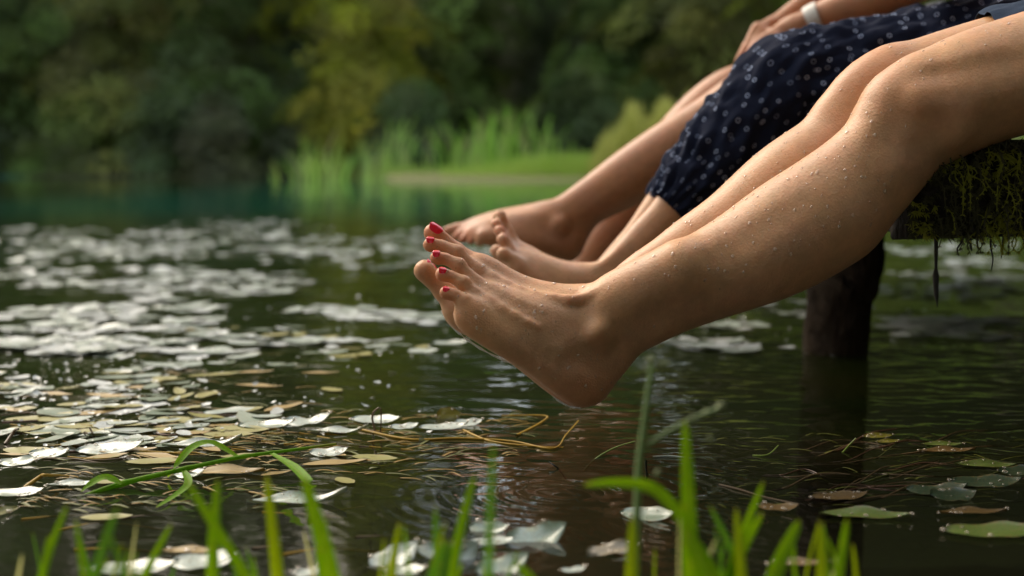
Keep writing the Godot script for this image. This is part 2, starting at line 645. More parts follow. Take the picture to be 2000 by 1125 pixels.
	b.limb(seg([[2200, 104, 0.07, 132, 1.1], [2420, 78, 0.08, 150, 1.1], [2620, 70, 0.07, 170, 1.1]], dm, um), 0.03)
	b.limb(seg([[2200, 104, -0.05, 126, 1.1], [2420, 78, -0.08, 150, 1.1], [2620, 70, -0.07, 170, 1.1]], dm, um), 0.03, 0.03)
	b.limb(seg([[2640, 40, 0, 190, 1.5], [2680, -120, 0, 170, 1.45], [2670, -300, 0, 165, 1.4], [2640, -480, 0, 165, 1.6], [2630, -600, 0, 90, 2.2], [2620, -700, 0, 62, 1.0]], dm, um), 0.03, 0.03)
	b.limb(seg([[2610, -800, 0, 120, 0.85], [2600, -880, 0, 130, 0.85], [2605, -930, 0, 110, 0.9]], dm, um), 0.03, 0.02)
	b.limb(seg([[2650, -560, 0.2, 70], [2650, -380, 0.23, 62], [2660, -190, 0.24, 55], [2520, -80, 0.22, 46], [2340, -40, 0.17, 38]], dm, um), 0.03, 0.03)
	b.limb(seg([[2650, -560, -0.2, 70], [2650, -380, -0.23, 62], [2660, -190, -0.24, 55], [2520, -80, -0.22, 46], [2340, -40, -0.17, 38]], dm, um), 0.03, 0.03)
	b.skin()

	tint_spots = [
		[at(845, 454, d + 0.04), 0.03, Vector3(1.12, 0.82, 0.74), 0.75], [at(840, 478, d + 0.02), 0.02, Vector3(1.1, 0.84, 0.78), 0.7], [at(852, 503, d), 0.02, Vector3(1.1, 0.84, 0.78), 0.7],
		[at(863, 536, d - 0.012), 0.02, Vector3(1.1, 0.84, 0.78), 0.7], [at(871, 572, d - 0.03), 0.022, Vector3(1.1, 0.84, 0.78), 0.7], [at(1145, 760, d - 0.02), 0.055, Vector3(1.04, 0.82, 0.74), 0.55],
		[at(912, 620, d - 0.05), 0.03, Vector3(1.06, 0.84, 0.76), 0.5], [at(829, 530, d2), 0.035, Vector3(1.12, 0.8, 0.72), 0.7], [at(1130, 760, d2), 0.06, Vector3(1.04, 0.78, 0.7), 0.6], [at(1790, 190, d - 0.05), 0.07, Vector3(1.02, 0.84, 0.78), 0.4],
		[at(1690, 150, d2), 0.07, Vector3(1.02, 0.78, 0.7), 0.7], [at(1090, 645, d - 0.05), 0.03, Vector3(0.86, 0.9, 0.9), 0.6], [at(1175, 690, d - 0.05), 0.03, Vector3(0.82, 0.76, 0.7), 0.5]]  # last two: bluish skin before the ankle, painted shade under its bone
	var w := thing("person", at(2600, 200, dm), "person nearest the camera with bare wet legs and red toenails, feet stretched over the pond", "person", "people seated on the jetty")
	var o := put("body", body_mesh([f, r, b], skin_tint), M.skin, w)
	o.position = -w.position
	# nails: [toe, across the depth, width, length]
	var dirs := [Vector3(0.75, 0.4, 0.6), Vector3(0.1, 0.72, 0.6), Vector3(0.1, 0.7, 0.62), Vector3(0.12, 0.68, 0.66), Vector3(0.12, 0.68, 0.66)]
	var size := [[0.0068, 0.0082], [0.0050, 0.0046], [0.0050, 0.0042], [0.0046, 0.0042], [0.0040, 0.0038]]
	for i in 5:
		var t: Array = toes[i]
		var tip := at(t[3][0], t[3][1], d - t[3][2])
		var mid := at(t[2][0], t[2][1], d - t[2][2])
		var along := (tip - mid).normalized()
		var n: Vector3 = dirs[i].normalized()
		n = (n - along * n.dot(along)).normalized()
		var base := tip + along * 0.0005
		nail(w, spot(f, base, n) + n * 0.0005, n, along, size[i][0], size[i][1], M.polish)
	var tip2 := at(830, 529, d2 - 0.033)
	var al2 := (tip2 - at(848, 548, d2 - 0.032)).normalized()
	var n2 := (Vector3(0.62, 0.78, 0.1) - al2 * Vector3(0.62, 0.78, 0.1).dot(al2)).normalized()
	nail(w, spot(r, tip2, n2) + n2 * 0.0005, n2, al2, 0.0066, 0.0075, M.polish)
	# clothes
	var shorts := mix_meshes([
		fold_loft(seg([[1935, 140, 0, 117, 1.05], [2000, 128, 0, 124, 1.08], [2200, 104, 0, 138, 1.12], [2420, 78, 0, 160, 1.1], [2640, 60, 0.03, 180, 1.1]], d2, u2), 48, 60, 0.003, 7, 0.2),
		fold_loft(seg([[2110, 122, 0, 136, 1.08], [2250, 98, 0, 146, 1.1], [2440, 78, 0, 166, 1.1], [2660, 60, -0.03, 180, 1.1]], d, u), 48, 50, 0.003, 17, 0.2),
		fold_loft(seg([[2640, 60, 0, 205, 1.5], [2690, -80, 0, 190, 1.5], [2690, -160, 0, 180, 1.5]], dm, um), 48, 30, 0.003, 27, 0.2)])
	put("shorts", shorts, M.blue_cloth, w).position = -w.position
	var top := mix_meshes([fold_loft(seg([[2690, -60, 0, 184, 1.5], [2680, -200, 0, 182, 1.45], [2655, -400, 0, 178, 1.5], [2640, -540, 0, 150, 1.8]], dm, um), 48, 60, 0.004, 37, 0.2)])
	put("shirt", top, M.grey_cloth, w).position = -w.position
	var hair := Field.new(at(2420, -640, dm) + Vector3(0, 0, -0.2), at(2850, -1080, dm) + Vector3(0, 0, 0.2), 0.012)
	hair.limb(seg([[2640, -900, 0, 140, 0.9], [2690, -820, 0, 110, 1.1], [2700, -720, 0, 70, 1.3]], dm, um), 0.03)
	hair.skin()
	put("hair", body_mesh([hair], func(_p, _n): return Color(0.05, 0.03, 0.02)), M.hair, w).position = -w.position
	# wet skin
	var lim_x := at(1950, 100, d).x
	# water film along the sole edge, coloured white to paint its rim glint
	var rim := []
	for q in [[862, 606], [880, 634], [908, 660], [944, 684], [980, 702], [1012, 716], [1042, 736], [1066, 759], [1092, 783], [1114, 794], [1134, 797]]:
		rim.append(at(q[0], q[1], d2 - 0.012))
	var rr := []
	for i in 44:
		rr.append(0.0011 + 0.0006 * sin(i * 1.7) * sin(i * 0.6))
	put("rim_glint_film", tube(curve(rim, 44), rr, 8), M.film, w).position = -w.position
	var knee_x := at(1690, 200, d).x
	droplets(w, f, 430, 0.00045, 0.0019, func(p: Vector3, n: Vector3): return p.x < knee_x and n.z > -0.1 and n.y > -0.3, 11)
	droplets(w, f, 45, 0.0005, 0.0017, func(p: Vector3, n: Vector3): return p.x > knee_x and p.x < lim_x and n.z > -0.1 and n.y > -0.1, 14)
	droplets(w, r, 340, 0.0005, 0.0016, func(p: Vector3, n: Vector3): return p.x < lim_x and n.y > 0.1, 12)

func second_woman() -> void:
	var d := 1.95
	var u := d / F
	skin_tone = Color(0.55, 0.292, 0.15)
	var f := Field.new(at(930, 660, d) + Vector3(0, 0, -0.1), Vector3(at(1640, 400, d).x, at(1600, 60, d).y, at(1000, 562, d).z + 0.1), 0.004)
	f.limb(seg([[1160, 562, 0, 38, 0.8], [1192, 536, 0, 34, 0.8], [1226, 501, 0, 34, 0.85], [1262, 464, 0, 37, 0.9], [1302, 424, 0, 40, 0.95], [1350, 372, 0, 50, 0.98], [1430, 290, 0, 66, 0.98], [1520, 205, 0, 66, 0.95], [1600, 150, 0, 74, 1.0]], d, u))
	f.limb(seg([[1150, 600, 0, 36, 0.85], [1170, 575, 0, 32, 0.75], [1200, 545, 0, 28, 0.7]], d, u), 0.014, 0.012)
	f.limb(seg([[1150, 600, 0.004, 34, 0.85], [1090, 572, 0.014, 24], [1030, 540, 0.02, 18], [1010, 520, 0.024, 18]], d, u), 0.014, 0.012)
	f.limb(seg([[1014, 492, -0.026, 19], [1060, 522, -0.018, 21], [1105, 546, -0.008, 30], [1160, 556, 0, 38, 0.85]], d, u), 0.014, 0.012)
	f.limb(seg([[1012, 508, 0.0, 22], [1060, 532, 0.005, 26], [1115, 562, 0.004, 36]], d, u), 0.014, 0.012)
	f.limb(seg([[1020, 500, 0.0, 4], [1070, 518, 0.012, 4], [1120, 536, 0.02, 5]], d, u), 0.02, 0.007)
	f.limb(seg([[1150, 535, 0.012, 8], [1190, 510, 0.01, 9], [1225, 478, 0.01, 9]], d, u), 0.02, 0.007)
	for t in [
		[[1010, 488, -0.03, 16], [992, 452, -0.032, 12], [984, 435, -0.034, 12.5], [976, 423, -0.034, 15]],
		[[1006, 498, -0.014, 14], [985, 464, -0.016, 10], [977, 450, -0.016, 11], [970, 438, -0.016, 13]],
		[[1006, 508, 0.0, 14], [989, 474, 0.0, 10], [983, 463, 0.0, 11], [976, 451, 0.0, 12.8]],
		[[1008, 517, 0.014, 14], [996, 488, 0.015, 11], [989, 478, 0.015, 11.5], [982, 468, 0.015, 13.5]],
		[[1013, 523, 0.026, 15], [1003, 508, 0.028, 12.5], [992, 502, 0.03, 12.5], [983, 496, 0.03, 14.5]]]:
		toe(f, t, d, u)
	f.skin()
	# the other foot, mostly hidden behind
	var d2 := 2.07
	var u2 := d2 / F
	var r := Field.new(at(930, 680, d2) + Vector3(0, 0, -0.1), Vector3(at(1640, 400, d2).x, at(1600, 60, d2).y, at(1000, 562, d2).z + 0.09), 0.005)
	r.limb(seg([[1150, 575, 0, 36, 0.8], [1182, 540, 0, 32, 0.8], [1214, 502, 0, 32, 0.85], [1250, 462, 0, 34, 0.9], [1300, 405, 0, 44, 0.95], [1370, 330, 0, 58, 0.98], [1450, 250, 0, 60, 0.98], [1520, 195, 0, 62, 0.95], [1600, 150, 0, 70, 1.0]], d2, u2))
	r.limb(seg([[1140, 605, 0, 33, 0.85], [1080, 580, 0.01, 25], [1020, 545, 0.014, 20], [1000, 525, 0.02, 22]], d2, u2), 0.014, 0.012)
	r.limb(seg([[1000, 520, -0.02, 18], [1060, 545, -0.01, 22], [1130, 565, 0, 32]], d2, u2), 0.014, 0.012)
	for t in [
		[[1000, 522, 0.02, 19], [985, 508, 0.022, 14], [977, 500, 0.022, 13], [970, 490, 0.022, 14]],
		[[1000, 518, 0.0, 15], [990, 502, 0.0, 11], [984, 492, 0.0, 10], [980, 484, 0.0, 10]],
		[[1000, 516, -0.02, 15], [994, 500, -0.022, 11], [990, 490, -0.022, 10], [987, 482, -0.022, 10]]]:
		toe(r, t, d2, u2)
	r.skin()
	var dm := 2.02
	var um := dm / F
	var b := Field.new(at(1500, 260, dm) + Vector3(0, 0, -0.3), at(2500, -700, dm) + Vector3(0, 0, 0.3), 0.012)
	b.limb(seg([[1560, 172, 0.06, 50, 1.0], [1800, 128, 0.06, 64, 1.0], [2080, 92, 0.06, 92, 1.0]], dm, um), 0.03)
	b.limb(seg([[1560, 172, -0.05, 50, 1.0], [1800, 132, -0.05, 60, 1.0], [2080, 92, -0.05, 90, 1.0]], dm, um), 0.03, 0.03)
	b.limb(seg([[2110, 70, 0, 140, 1.5], [2140, -60, 0, 125, 1.45], [2130, -200, 0, 122, 1.4], [2110, -330, 0, 125, 1.6], [2100, -430, 0, 68, 2.2], [2095, -500, 0, 46, 1.0]], dm, um), 0.03, 0.03)
	b.limb(seg([[2080, -570, 0, 90, 0.85], [2075, -630, 0, 98, 0.85]], dm, um), 0.03, 0.02)
	b.limb(seg([[2115, -390, 0.2, 52], [2115, -250, 0.23, 46], [2110, -120, 0.24, 41], [2000, -60, 0.2, 34], [1860, -46, 0.12, 27], [1800, -42, 0.07, 24]], dm, um), 0.03, 0.03)
	b.limb(seg([[2115, -390, -0.2, 52], [2115, -250, -0.23, 46], [2110, -120, -0.24, 41], [2000, -50, -0.2, 34], [1880, -24, -0.1, 27]], dm, um), 0.03, 0.03)
	b.skin()
	tint_spots = [[at(976, 440, d), 0.035, Vector3(1.1, 0.82, 0.76), 0.6], [at(984, 490, d), 0.03, Vector3(1.08, 0.8, 0.75), 0.6], [at(1290, 410, d), 0.05, Vector3(1.0, 0.95, 0.9), 0.3]]
	var w := thing("person", at(2100, 240, dm), "person in the middle wearing navy trousers printed with white rings, one bare foot showing", "person", "people seated on the jetty")
	var o := put("body", body_mesh([f, r, b], skin_tint), M.skin_dry, w)
	o.position = -w.position
	var tr := mix_meshes([
		fold_loft(seg([[1307, 408, 0, 47, 0.98], [1328, 386, 0, 57, 1.0], [1362, 350, 0, 75, 1.0], [1412, 300, 0, 88, 1.0], [1470, 236, 0, 94, 1.0], [1535, 172, 0, 99, 1.0], [1610, 146, 0, 96, 1.0], [1710, 128, 0, 92, 1.05], [1820, 112, 0, 100, 1.1], [1960, 94, 0, 112, 1.1], [2110, 80, 0, 135, 1.1]], d, u), 72, 190, 0.0050, 3, 0.19, 0.0024),
		fold_loft(seg([[1300, 412, 0, 50, 0.98], [1330, 378, 0, 60, 1.0], [1372, 334, 0, 70, 1.0], [1430, 270, 0, 78, 1.0], [1490, 222, 0, 84, 1.0], [1560, 180, 0, 84, 1.0], [1720, 140, 0, 86, 1.05], [1960, 100, 0, 105, 1.1], [2110, 80, 0, 125, 1.1]], d2, u2), 60, 120, 0.004, 13, 0.19, 0.0014),
		fold_loft(seg([[2060, 82, 0, 140, 1.5], [2120, 20, 0, 146, 1.5], [2145, -70, 0, 134, 1.5]], dm, um), 48, 30, 0.003, 23, 0.19)])
	put("trousers", tr, M.ring_cloth, w).position = -w.position
	var top := fold_loft(seg([[2150, -40, 0, 136, 1.5], [2140, -160, 0, 134, 1.45], [2120, -300, 0, 132, 1.5], [2105, -400, 0, 110, 1.8]], dm, um), 48, 50, 0.004, 43, 0.2)
	put("shirt", top, M.navy_cloth, w).position = -w.position
	var hair := Field.new(at(1950, -460, dm) + Vector3(0, 0, -0.2), at(2300, -780, dm) + Vector3(0, 0, 0.2), 0.012)
	hair.limb(seg([[2110, -650, 0, 104, 0.9], [2145, -590, 0, 84, 1.1], [2150, -520, 0, 55, 1.3]], dm, um), 0.03)
	hair.skin()
	put("hair", body_mesh([hair], func(_p, _n): return Color(0.05, 0.03, 0.02)), M.hair, w).position = -w.position

func far_person() -> void:
	var d := 2.42
	var u := d / F
	skin_tone = Color(0.45, 0.198, 0.092)
	var f := Field.new(at(840, 560, d) + Vector3(0, 0, -0.27), Vector3(at(1960, 400, d).x, at(1600, -70, d).y, at(1000, 562, d).z + 0.12), 0.005)
	# near leg
	f.limb(seg([[1088, 436, 0, 38, 0.8], [1115, 417, 0, 41, 0.8], [1160, 390, 0, 46, 0.85], [1236, 342, 0, 55, 0.95], [1312, 294, 0, 59, 0.98], [1390, 243, 0, 57, 0.96], [1462, 190, 0, 56, 0.94], [1530, 152, 0, 57, 0.95], [1640, 122, 0, 62, 1.0], [1800, 96, 0, 70, 1.05], [1950, 84, 0, 76, 1.1]], d, u))
	f.limb(seg([[1108, 482, 0, 29, 0.85], [1118, 455, 0, 28, 0.75], [1135, 425, 0, 30, 0.75]], d, u), 0.02, 0.012)
	f.limb(seg([[1105, 480, 0.004, 28], [1050, 470, 0.018, 22], [990, 464, 0.024, 18], [945, 462, 0.026, 16]], d, u), 0.02, 0.012)
	f.limb(seg([[915, 447, -0.03, 15], [970, 434, -0.024, 20], [1030, 430, -0.014, 27], [1085, 428, 0, 36]], d, u), 0.02, 0.012)
	f.limb(seg([[930, 455, 0.0, 18], [985, 448, 0.004, 25], [1050, 446, 0.004, 33]], d, u), 0.02, 0.014)
	f.cone(at(1092, 438, d - 0.03), at(1096, 444, d - 0.03), 0.014, 0.012, 0.01)
	f.limb(seg([[940, 446, 0.0, 4], [1000, 428, 0.014, 4], [1060, 420, 0.024, 6]], d, u), 0.02, 0.007)
	f.cone(at(1494, 130, d - 0.01), at(1520, 112, d - 0.01), 0.022, 0.02, 0.018)
	for t in [
		[[918, 447, -0.03, 15], [893, 447, -0.034, 12.5], [884, 449, -0.034, 12], [876, 451, -0.034, 12]],
		[[925, 452, -0.014, 13], [903, 455, -0.018, 9.5], [893, 460, -0.018, 8.5], [888, 464, -0.018, 8.5]],
		[[934, 456, 0.0, 13], [915, 459, -0.004, 9], [906, 465, -0.004, 8], [902, 469, -0.004, 8.5]],
		[[944, 459, 0.014, 13], [928, 462, 0.01, 9], [921, 468, 0.01, 8], [918, 472, 0.01, 8.5]],
		[[955, 462, 0.026, 13], [943, 465, 0.024, 9], [938, 471, 0.024, 8], [935, 475, 0.024, 8.5]]]:
		toe(f, t, d, u)
	# far leg, hanging steeper
	var d2 := 2.56
	f.limb(seg([[1120, 570, 0, 36, 0.8], [1152, 515, 0, 34, 0.8], [1186, 465, 0, 42, 0.9], [1240, 395, 0, 52, 0.96], [1300, 315, 0, 56, 0.98], [1362, 240, 0, 54, 0.96], [1410, 196, 0, 52, 0.94], [1452, 176, 0, 52, 0.95], [1560, 150, 0, 58, 1.0], [1760, 115, 0, 66, 1.05], [1950, 90, 0.02, 72, 1.1]], d2, d2 / F), 0.014, 0.003)
	f.skin()
	# arms that meet in clasped hands on the knees
	var dh := 2.44
	var uh := dh / F
	var a := Field.new(at(1400, 190, dh) + Vector3(0, 0, -0.16), Vector3(at(2000, 100, dh).x, at(1600, -160, dh).y, at(1000, 562, dh).z + 0.16), 0.0045)
	a.limb(seg([[1552, 56, 0.01, 22, 1.15], [1590, 35, 0.02, 24, 1.1], [1640, 18, 0.04, 32], [1720, -8, 0.07, 38], [1820, -50, 0.1, 40], [1900, -110, 0.12, 42]], dh, uh))
	a.limb(seg([[1528, 72, 0.0, 23, 0.8], [1556, 54, 0.01, 24, 0.9]], dh, uh), 0.014, 0.012)
	a.limb(seg([[1515, 50, -0.05, 19, 1.0], [1560, 16, -0.06, 22, 1.1], [1620, -20, -0.07, 28], [1720, -70, -0.09, 36], [1820, -120, -0.1, 38]], dh, uh), 0.014)
	a.limb(seg([[1492, 62, -0.04, 17, 1.0], [1518, 50, -0.05, 19, 1.0]], dh, uh), 0.014, 0.01)
	# fingers of the nearer hand, over the knee
	for q in [
		[[1522, 58, 0.012, 12.5], [1492, 76, 0.014, 11], [1464, 102, 0.01, 9.5], [1446, 128, 0.0, 8.5]],
		[[1518, 72, 0.02, 13], [1494, 98, 0.022, 10.5], [1474, 120, 0.018, 9], [1458, 136, 0.01, 8]],
		[[1520, 80, 0.028, 12], [1500, 104, 0.03, 10], [1484, 120, 0.028, 9], [1470, 132, 0.02, 8]],
		[[1526, 90, 0.036, 11], [1510, 112, 0.042, 9], [1496, 128, 0.042, 8], [1482, 142, 0.034, 7.5]],
		[[1534, 54, 0.0, 13], [1508, 66, -0.008, 11], [1484, 84, -0.012, 10], [1472, 100, -0.012, 8.5]]]:
		toe(a, q, dh, uh)
	# fingers of the other hand, underneath
	for q in [
		[[1498, 50, -0.03, 12], [1478, 54, -0.026, 11], [1464, 78, -0.024, 10], [1450, 108, -0.022, 9]],
		[[1494, 58, -0.04, 12], [1472, 66, -0.04, 11], [1456, 92, -0.038, 10], [1442, 120, -0.034, 9]],
		[[1494, 66, -0.052, 12], [1470, 80, -0.054, 10.5], [1452, 106, -0.052, 9.5], [1438, 134, -0.046, 8.5]],
		[[1496, 74, -0.062, 11], [1474, 92, -0.064, 9.5], [1460, 112, -0.062, 8.5], [1448, 134, -0.056, 8]],
		[[1506, 44, -0.034, 11], [1490, 60, -0.018, 10], [1478, 78, -0.012, 9], [1470, 92, -0.008, 8.5]]]:
		toe(a, q, dh, uh)
	a.skin()
	var b := Field.new(at(1700, 250, dh) + Vector3(0, 0, -0.3), at(2300, -560, dh) + Vector3(0, 0, 0.3), 0.012)
	b.limb(seg([[1900, 88, 0.05, 76, 1.1], [2040, 80, 0.06, 96, 1.1]], dh, uh), 0.03)
	b.limb(seg([[1900, 90, -0.1, 72, 1.1], [2040, 80, -0.08, 96, 1.1]], dh, uh), 0.03, 0.03)
	b.limb(seg([[2060, 66, 0, 112, 1.5], [2070, -50, 0, 104, 1.45], [2030, -170, 0, 102, 1.4], [1980, -280, 0, 104, 1.6], [1955, -360, 0, 58, 2.2], [1940, -420, 0, 40, 1.0]], dh, uh), 0.03, 0.03)
	b.limb(seg([[1915, -470, 0, 76, 0.85], [1905, -510, 0, 82, 0.85]], dh, uh), 0.03, 0.02)
	b.limb(seg([[1975, -330, 0.2, 44], [1960, -230, 0.19, 39], [1900, -110, 0.12, 38]], dh, uh), 0.03, 0.03)
	b.limb(seg([[1975, -330, -0.2, 44], [1940, -240, -0.18, 39], [1820, -120, -0.1, 37]], dh, uh), 0.03, 0.03)
	b.skin()
	tint_spots = [[at(1466, 110, dh - 0.01), 0.045, Vector3(1.12, 0.8, 0.78), 0.6], [at(900, 466, d), 0.05, Vector3(1.08, 0.74, 0.7), 0.7], [at(1110, 490, d), 0.04, Vector3(1.0, 0.8, 0.75), 0.5]]
	var w := thing("person", at(2060, 260, dh), "tanned person farthest along the jetty, hands clasped on bare knees, white wrist band", "person", "people seated on the jetty")
	var o := put("body", body_mesh([f, a, b], skin_tint), M.skin_dry, w)
	o.position = -w.position
	var band := fold_loft(seg([[1578, 41, 0.016, 27, 1.1], [1590, 35, 0.02, 28.5, 1.1], [1602, 30, 0.024, 29, 1.1]], dh, uh), 32, 5, 0.0, 5, 0.2)
	put("wrist_band", band, M.white_band, w).position = -w.position
	var sh := mix_meshes([
		fold_loft(seg([[1742, 106, 0, 78, 1.1], [1840, 92, 0, 86, 1.1], [2040, 80, 0, 106, 1.1]], d, u), 40, 40, 0.004, 53, 0.2),
		fold_loft(seg([[1752, 116, 0, 76, 1.1], [1840, 102, 0, 82, 1.1], [2040, 84, 0, 100, 1.1]], 2.54, 2.54 / F), 40, 40, 0.004, 63, 0.2),
		fold_loft(seg([[2000, 74, 0, 112, 1.5], [2066, 20, 0, 122, 1.5], [2075, -60, 0, 112, 1.5]], dh, uh), 40, 30, 0.004, 73, 0.2)])
	put("shorts", sh, M.grey_cloth, w).position = -w.position
	var trim := fold_loft(seg([[1735, 107, 0, 79.5, 1.1], [1765, 102, 0, 81.5, 1.1]], d, u), 40, 6, 0.002, 53, 0.2)
	put("hem", trim, M.teal_cloth, w).position = -w.position
	var top := fold_loft(seg([[2078, -40, 0, 114, 1.5], [2060, -120, 0, 112, 1.45], [2010, -240, 0, 110, 1.5], [1970, -330, 0, 90, 1.8]], dh, uh), 40, 50, 0.004, 83, 0.2)
	put("shirt", top, M.navy_cloth, w).position = -w.position
	var hair := Field.new(at(1780, -400, dh) + Vector3(0, 0, -0.2), at(2080, -640, dh) + Vector3(0, 0, 0.2), 0.012)
	hair.limb(seg([[1925, -520, 0, 86, 0.9], [1950, -480, 0, 72, 1.05]], dh, uh), 0.03)
	hair.skin()
	put("hair", body_mesh([hair], func(_p, _n): return Color(0.04, 0.025, 0.018)), M.hair, w).position = -w.position

# ================================================================ the place
func smooth(a: float, b: float, x: float) -> float:
	return smoothstep(a, b, x)

func land(x: float, z: float) -> float:
	# the pond's floor and banks; water stands at 0
	var wob := n3.get_noise_3d(x * 6.0, 3.0, z * 6.0)
	var edge := 34.0 + 2.0 * n3.get_noise_3d(x * 2.0, 9.0, 0.0)          # far bank
	edge = lerpf(edge, 26.6, smooth(-3.6, -2.2, x) * (1.0 - smooth(6.0, 14.0, x)))  # the low spit with reeds
	edge = lerpf(edge, 16.0, smooth(9.0, 16.0, x))
	var far := -z - edge
	var near := z + 0.86 + 0.05 * wob
	var left := -x - 26.0 - 2.0 * wob
	var right := x - 3.2 - smooth(1.0, 14.0, -z) * 12.0 - 0.4 * wob
	var s := maxf(maxf(far, near), maxf(left, right))
	var y := 0.0
	if s < 0.0:
		y = -0.06 * smooth(0.0, 0.08, -s) - 0.34 * smooth(0.0, 1.6, -s) - 1.2 * smooth(1.0, 6.0, -s)
		y += 0.02 * n3.get_noise_3d(x * 60.0, 0.0, z * 60.0) * smooth(0.0, 0.3, -s)
	else:
		y = 0.05 * smooth(0.0, 0.3, s) + 0.12 * smooth(0.2, 3.0, s)
		var hill := s
		if far > 0.0 and far >= near and x > -4.5 and x < 15.0:
			hill = maxf(0.0, s - 8.0)
		y += 0.42 * maxf(0.0, hill - 1.5) * smooth(1.5, 9.0, hill)
		y = minf(y, 15.0)
		y += 0.03 * wob
	return y

func ground() -> void:
	var nx := 190
	var nz := 210
	var pts := PackedVector3Array()
	var uv := PackedVector2Array()
	var col := PackedColorArray()
	for r in nz:
		var t := float(r) / (nz - 1)
		var z := 25.0 - 125.0 * t if false else 0.0
		var q := (t - 0.32) * 2.0
		z = -1.2 - 105.0 * (sinh(4.2 * q) / sinh(4.2 * 1.36))
		for c in nx:
			var q2 := float(c) / (nx - 1) * 2.0 - 1.0
			var x := 90.0 * sinh(4.6 * q2) / sinh(4.6)
			var y := land(x, z)
			pts.append(Vector3(x, y, z))
			uv.append(Vector2(x, z))
			var k := n3.get_noise_3d(x * 8.0, 1.0, z * 8.0) * 0.5 + 0.5
			var cc := Color(0.024, 0.021, 0.010).lerp(Color(0.042, 0.034, 0.016), k)         # mud and leaf litter
			cc = cc.lerp(Color(0.04, 0.052, 0.012).lerp(Color(0.024, 0.032, 0.009), k), smooth(1.6, 3.0, -z))
			if y > 0.0:
				cc = Color(0.022, 0.03, 0.009).lerp(Color(0.03, 0.022, 0.012), k)
				if z < -20.0 and x > -4.0 and x < 15.0 and y < 0.6:
					cc = Color(0.27, 0.25, 0.11).lerp(Color(0.09, 0.16, 0.03), smooth(0.12, 0.2, y + 0.04 * k))
			elif z < -20.0:
				cc = cc.lerp(Color(0.022, 0.085, 0.062), smooth(23.0, 30.0, -z))       # pale chalk under deep water
			col.append(cc)
	var o := put("ground", sheet(pts, uv, nz, nx, col), M.soil)
	tag(o, "brown bed and wooded banks round the pond", "ground", "", "structure")

func swell(x: float, z: float) -> float:
	var d := -z
	var nearw := 1.0 - smooth(2.4, 5.0, d)
	var side := lerpf(0.4, 1.0, smooth(-0.15, 0.3, x))
	var y := 0.00045 * side * n3.get_noise_3d(x * 900.0, z * 1500.0, 5.0) * nearw
	y += 0.0016 * side * n3.get_noise_3d(x * 260.0, z * 620.0, 15.0) * smooth(0.9, 1.9, d)
	y += 0.0028 * n3.get_noise_3d(x * 70.0, z * 150.0, 25.0) * smooth(1.2, 3.0, d)
	# rings where water drips from the heel
	var c := Vector2(x - 0.045, z + 1.32)
	var r := c.length()
	y += 0.0006 * sin(r * 330.0) * exp(-r * r * 34.0) * (0.6 + 0.8 * n3.get_noise_3d(x * 500.0, 40.0, z * 500.0))
	var c2 := Vector2(x - 0.16, z + 1.22)
	r = c2.length()
	y += 0.0005 * sin(r * 420.0) * exp(-r * r * 60.0)
	var c3 := Vector2(x - 0.62, z + 1.62)
	r = c3.length()
	y += 0.0006 * sin(r * 240.0) * exp(-r * r * 12.0)
	return y

func water() -> void:
	var zs := PackedFloat32Array()
	var z := 0.72
	while z < 44.0:
		zs.append(-z)
		z += 0.0075 if z < 2.5 else 0.0075 * z / 2.5 * (1.0 + 0.25 * (z - 2.5))
	var us := PackedFloat32Array()
	for i in 261:
		us.append(-1.0 + i / 130.0)
	for e in [1.3, 2.0, 4.0, 8.0]:
		us.append(e)
		us.insert(0, -e)
	var pts := PackedVector3Array()
	var uv := PackedVector2Array()
	var col := PackedColorArray()
	for zz in zs:
		for q in us:
			var x := q * (0.16 - 0.40 * zz)
			if absf(q) > 1.0:
				x = signf(q) * ((0.16 - 0.40 * zz) + (absf(q) - 1.0) * 9.0)
			pts.append(Vector3(x, swell(x, zz), zz))
			uv.append(Vector2(x, zz))
			# brown over the near mud, olive farther out, blue green over the deep chalk
			var c := Color(0.011, 0.010, 0.004).lerp(Color(0.017, 0.024, 0.005), smooth(1.1, 2.2, -zz))
			col.append(c.lerp(Color(0.002, 0.095, 0.058), smooth(6.5, 11.0, -zz) * smooth(-5.5, -2.5, x)))
	var o := put("water", sheet(pts, uv, zs.size(), us.size(), col), M.water)
	tag(o, "dark green still pond water with fine ripples", "water", "", "structure")

# ---------------------------------------------------------------- trees
func spray_mesh(seed_: int, leaves: int, leaf: float, droop: float) -> ArrayMesh:
	var r := RandomNumberGenerator.new()
	r.seed = seed_
	var st := SurfaceTool.new()
	st.begin(Mesh.PRIMITIVE_TRIANGLES)
	for i in leaves:
		var a := r.randf() * TAU
		var q := sqrt(r.randf())
		var p := Vector3(cos(a) * q, 0, sin(a) * q)
		p.y = -droop * q * q + r.randf_range(-0.16, 0.16)
		var b := Basis.from_euler(Vector3(r.randf_range(-0.7, 0.7), r.randf() * TAU, r.randf_range(-0.7, 0.7)))
		var s := leaf * r.randf_range(0.6, 1.3)
		var v := [p - b.x * s * 0.5, p + b.z * s * 0.28 + b.y * s * 0.06, p + b.x * s * 0.5, p - b.z * s * 0.28 + b.y * s * 0.06]
		st.set_normal(b.y)
		for k in [0, 2, 1, 0, 3, 2]:
			st.set_normal(b.y)
			st.add_vertex(v[k])
	return st.commit()

var sprays: Array = []

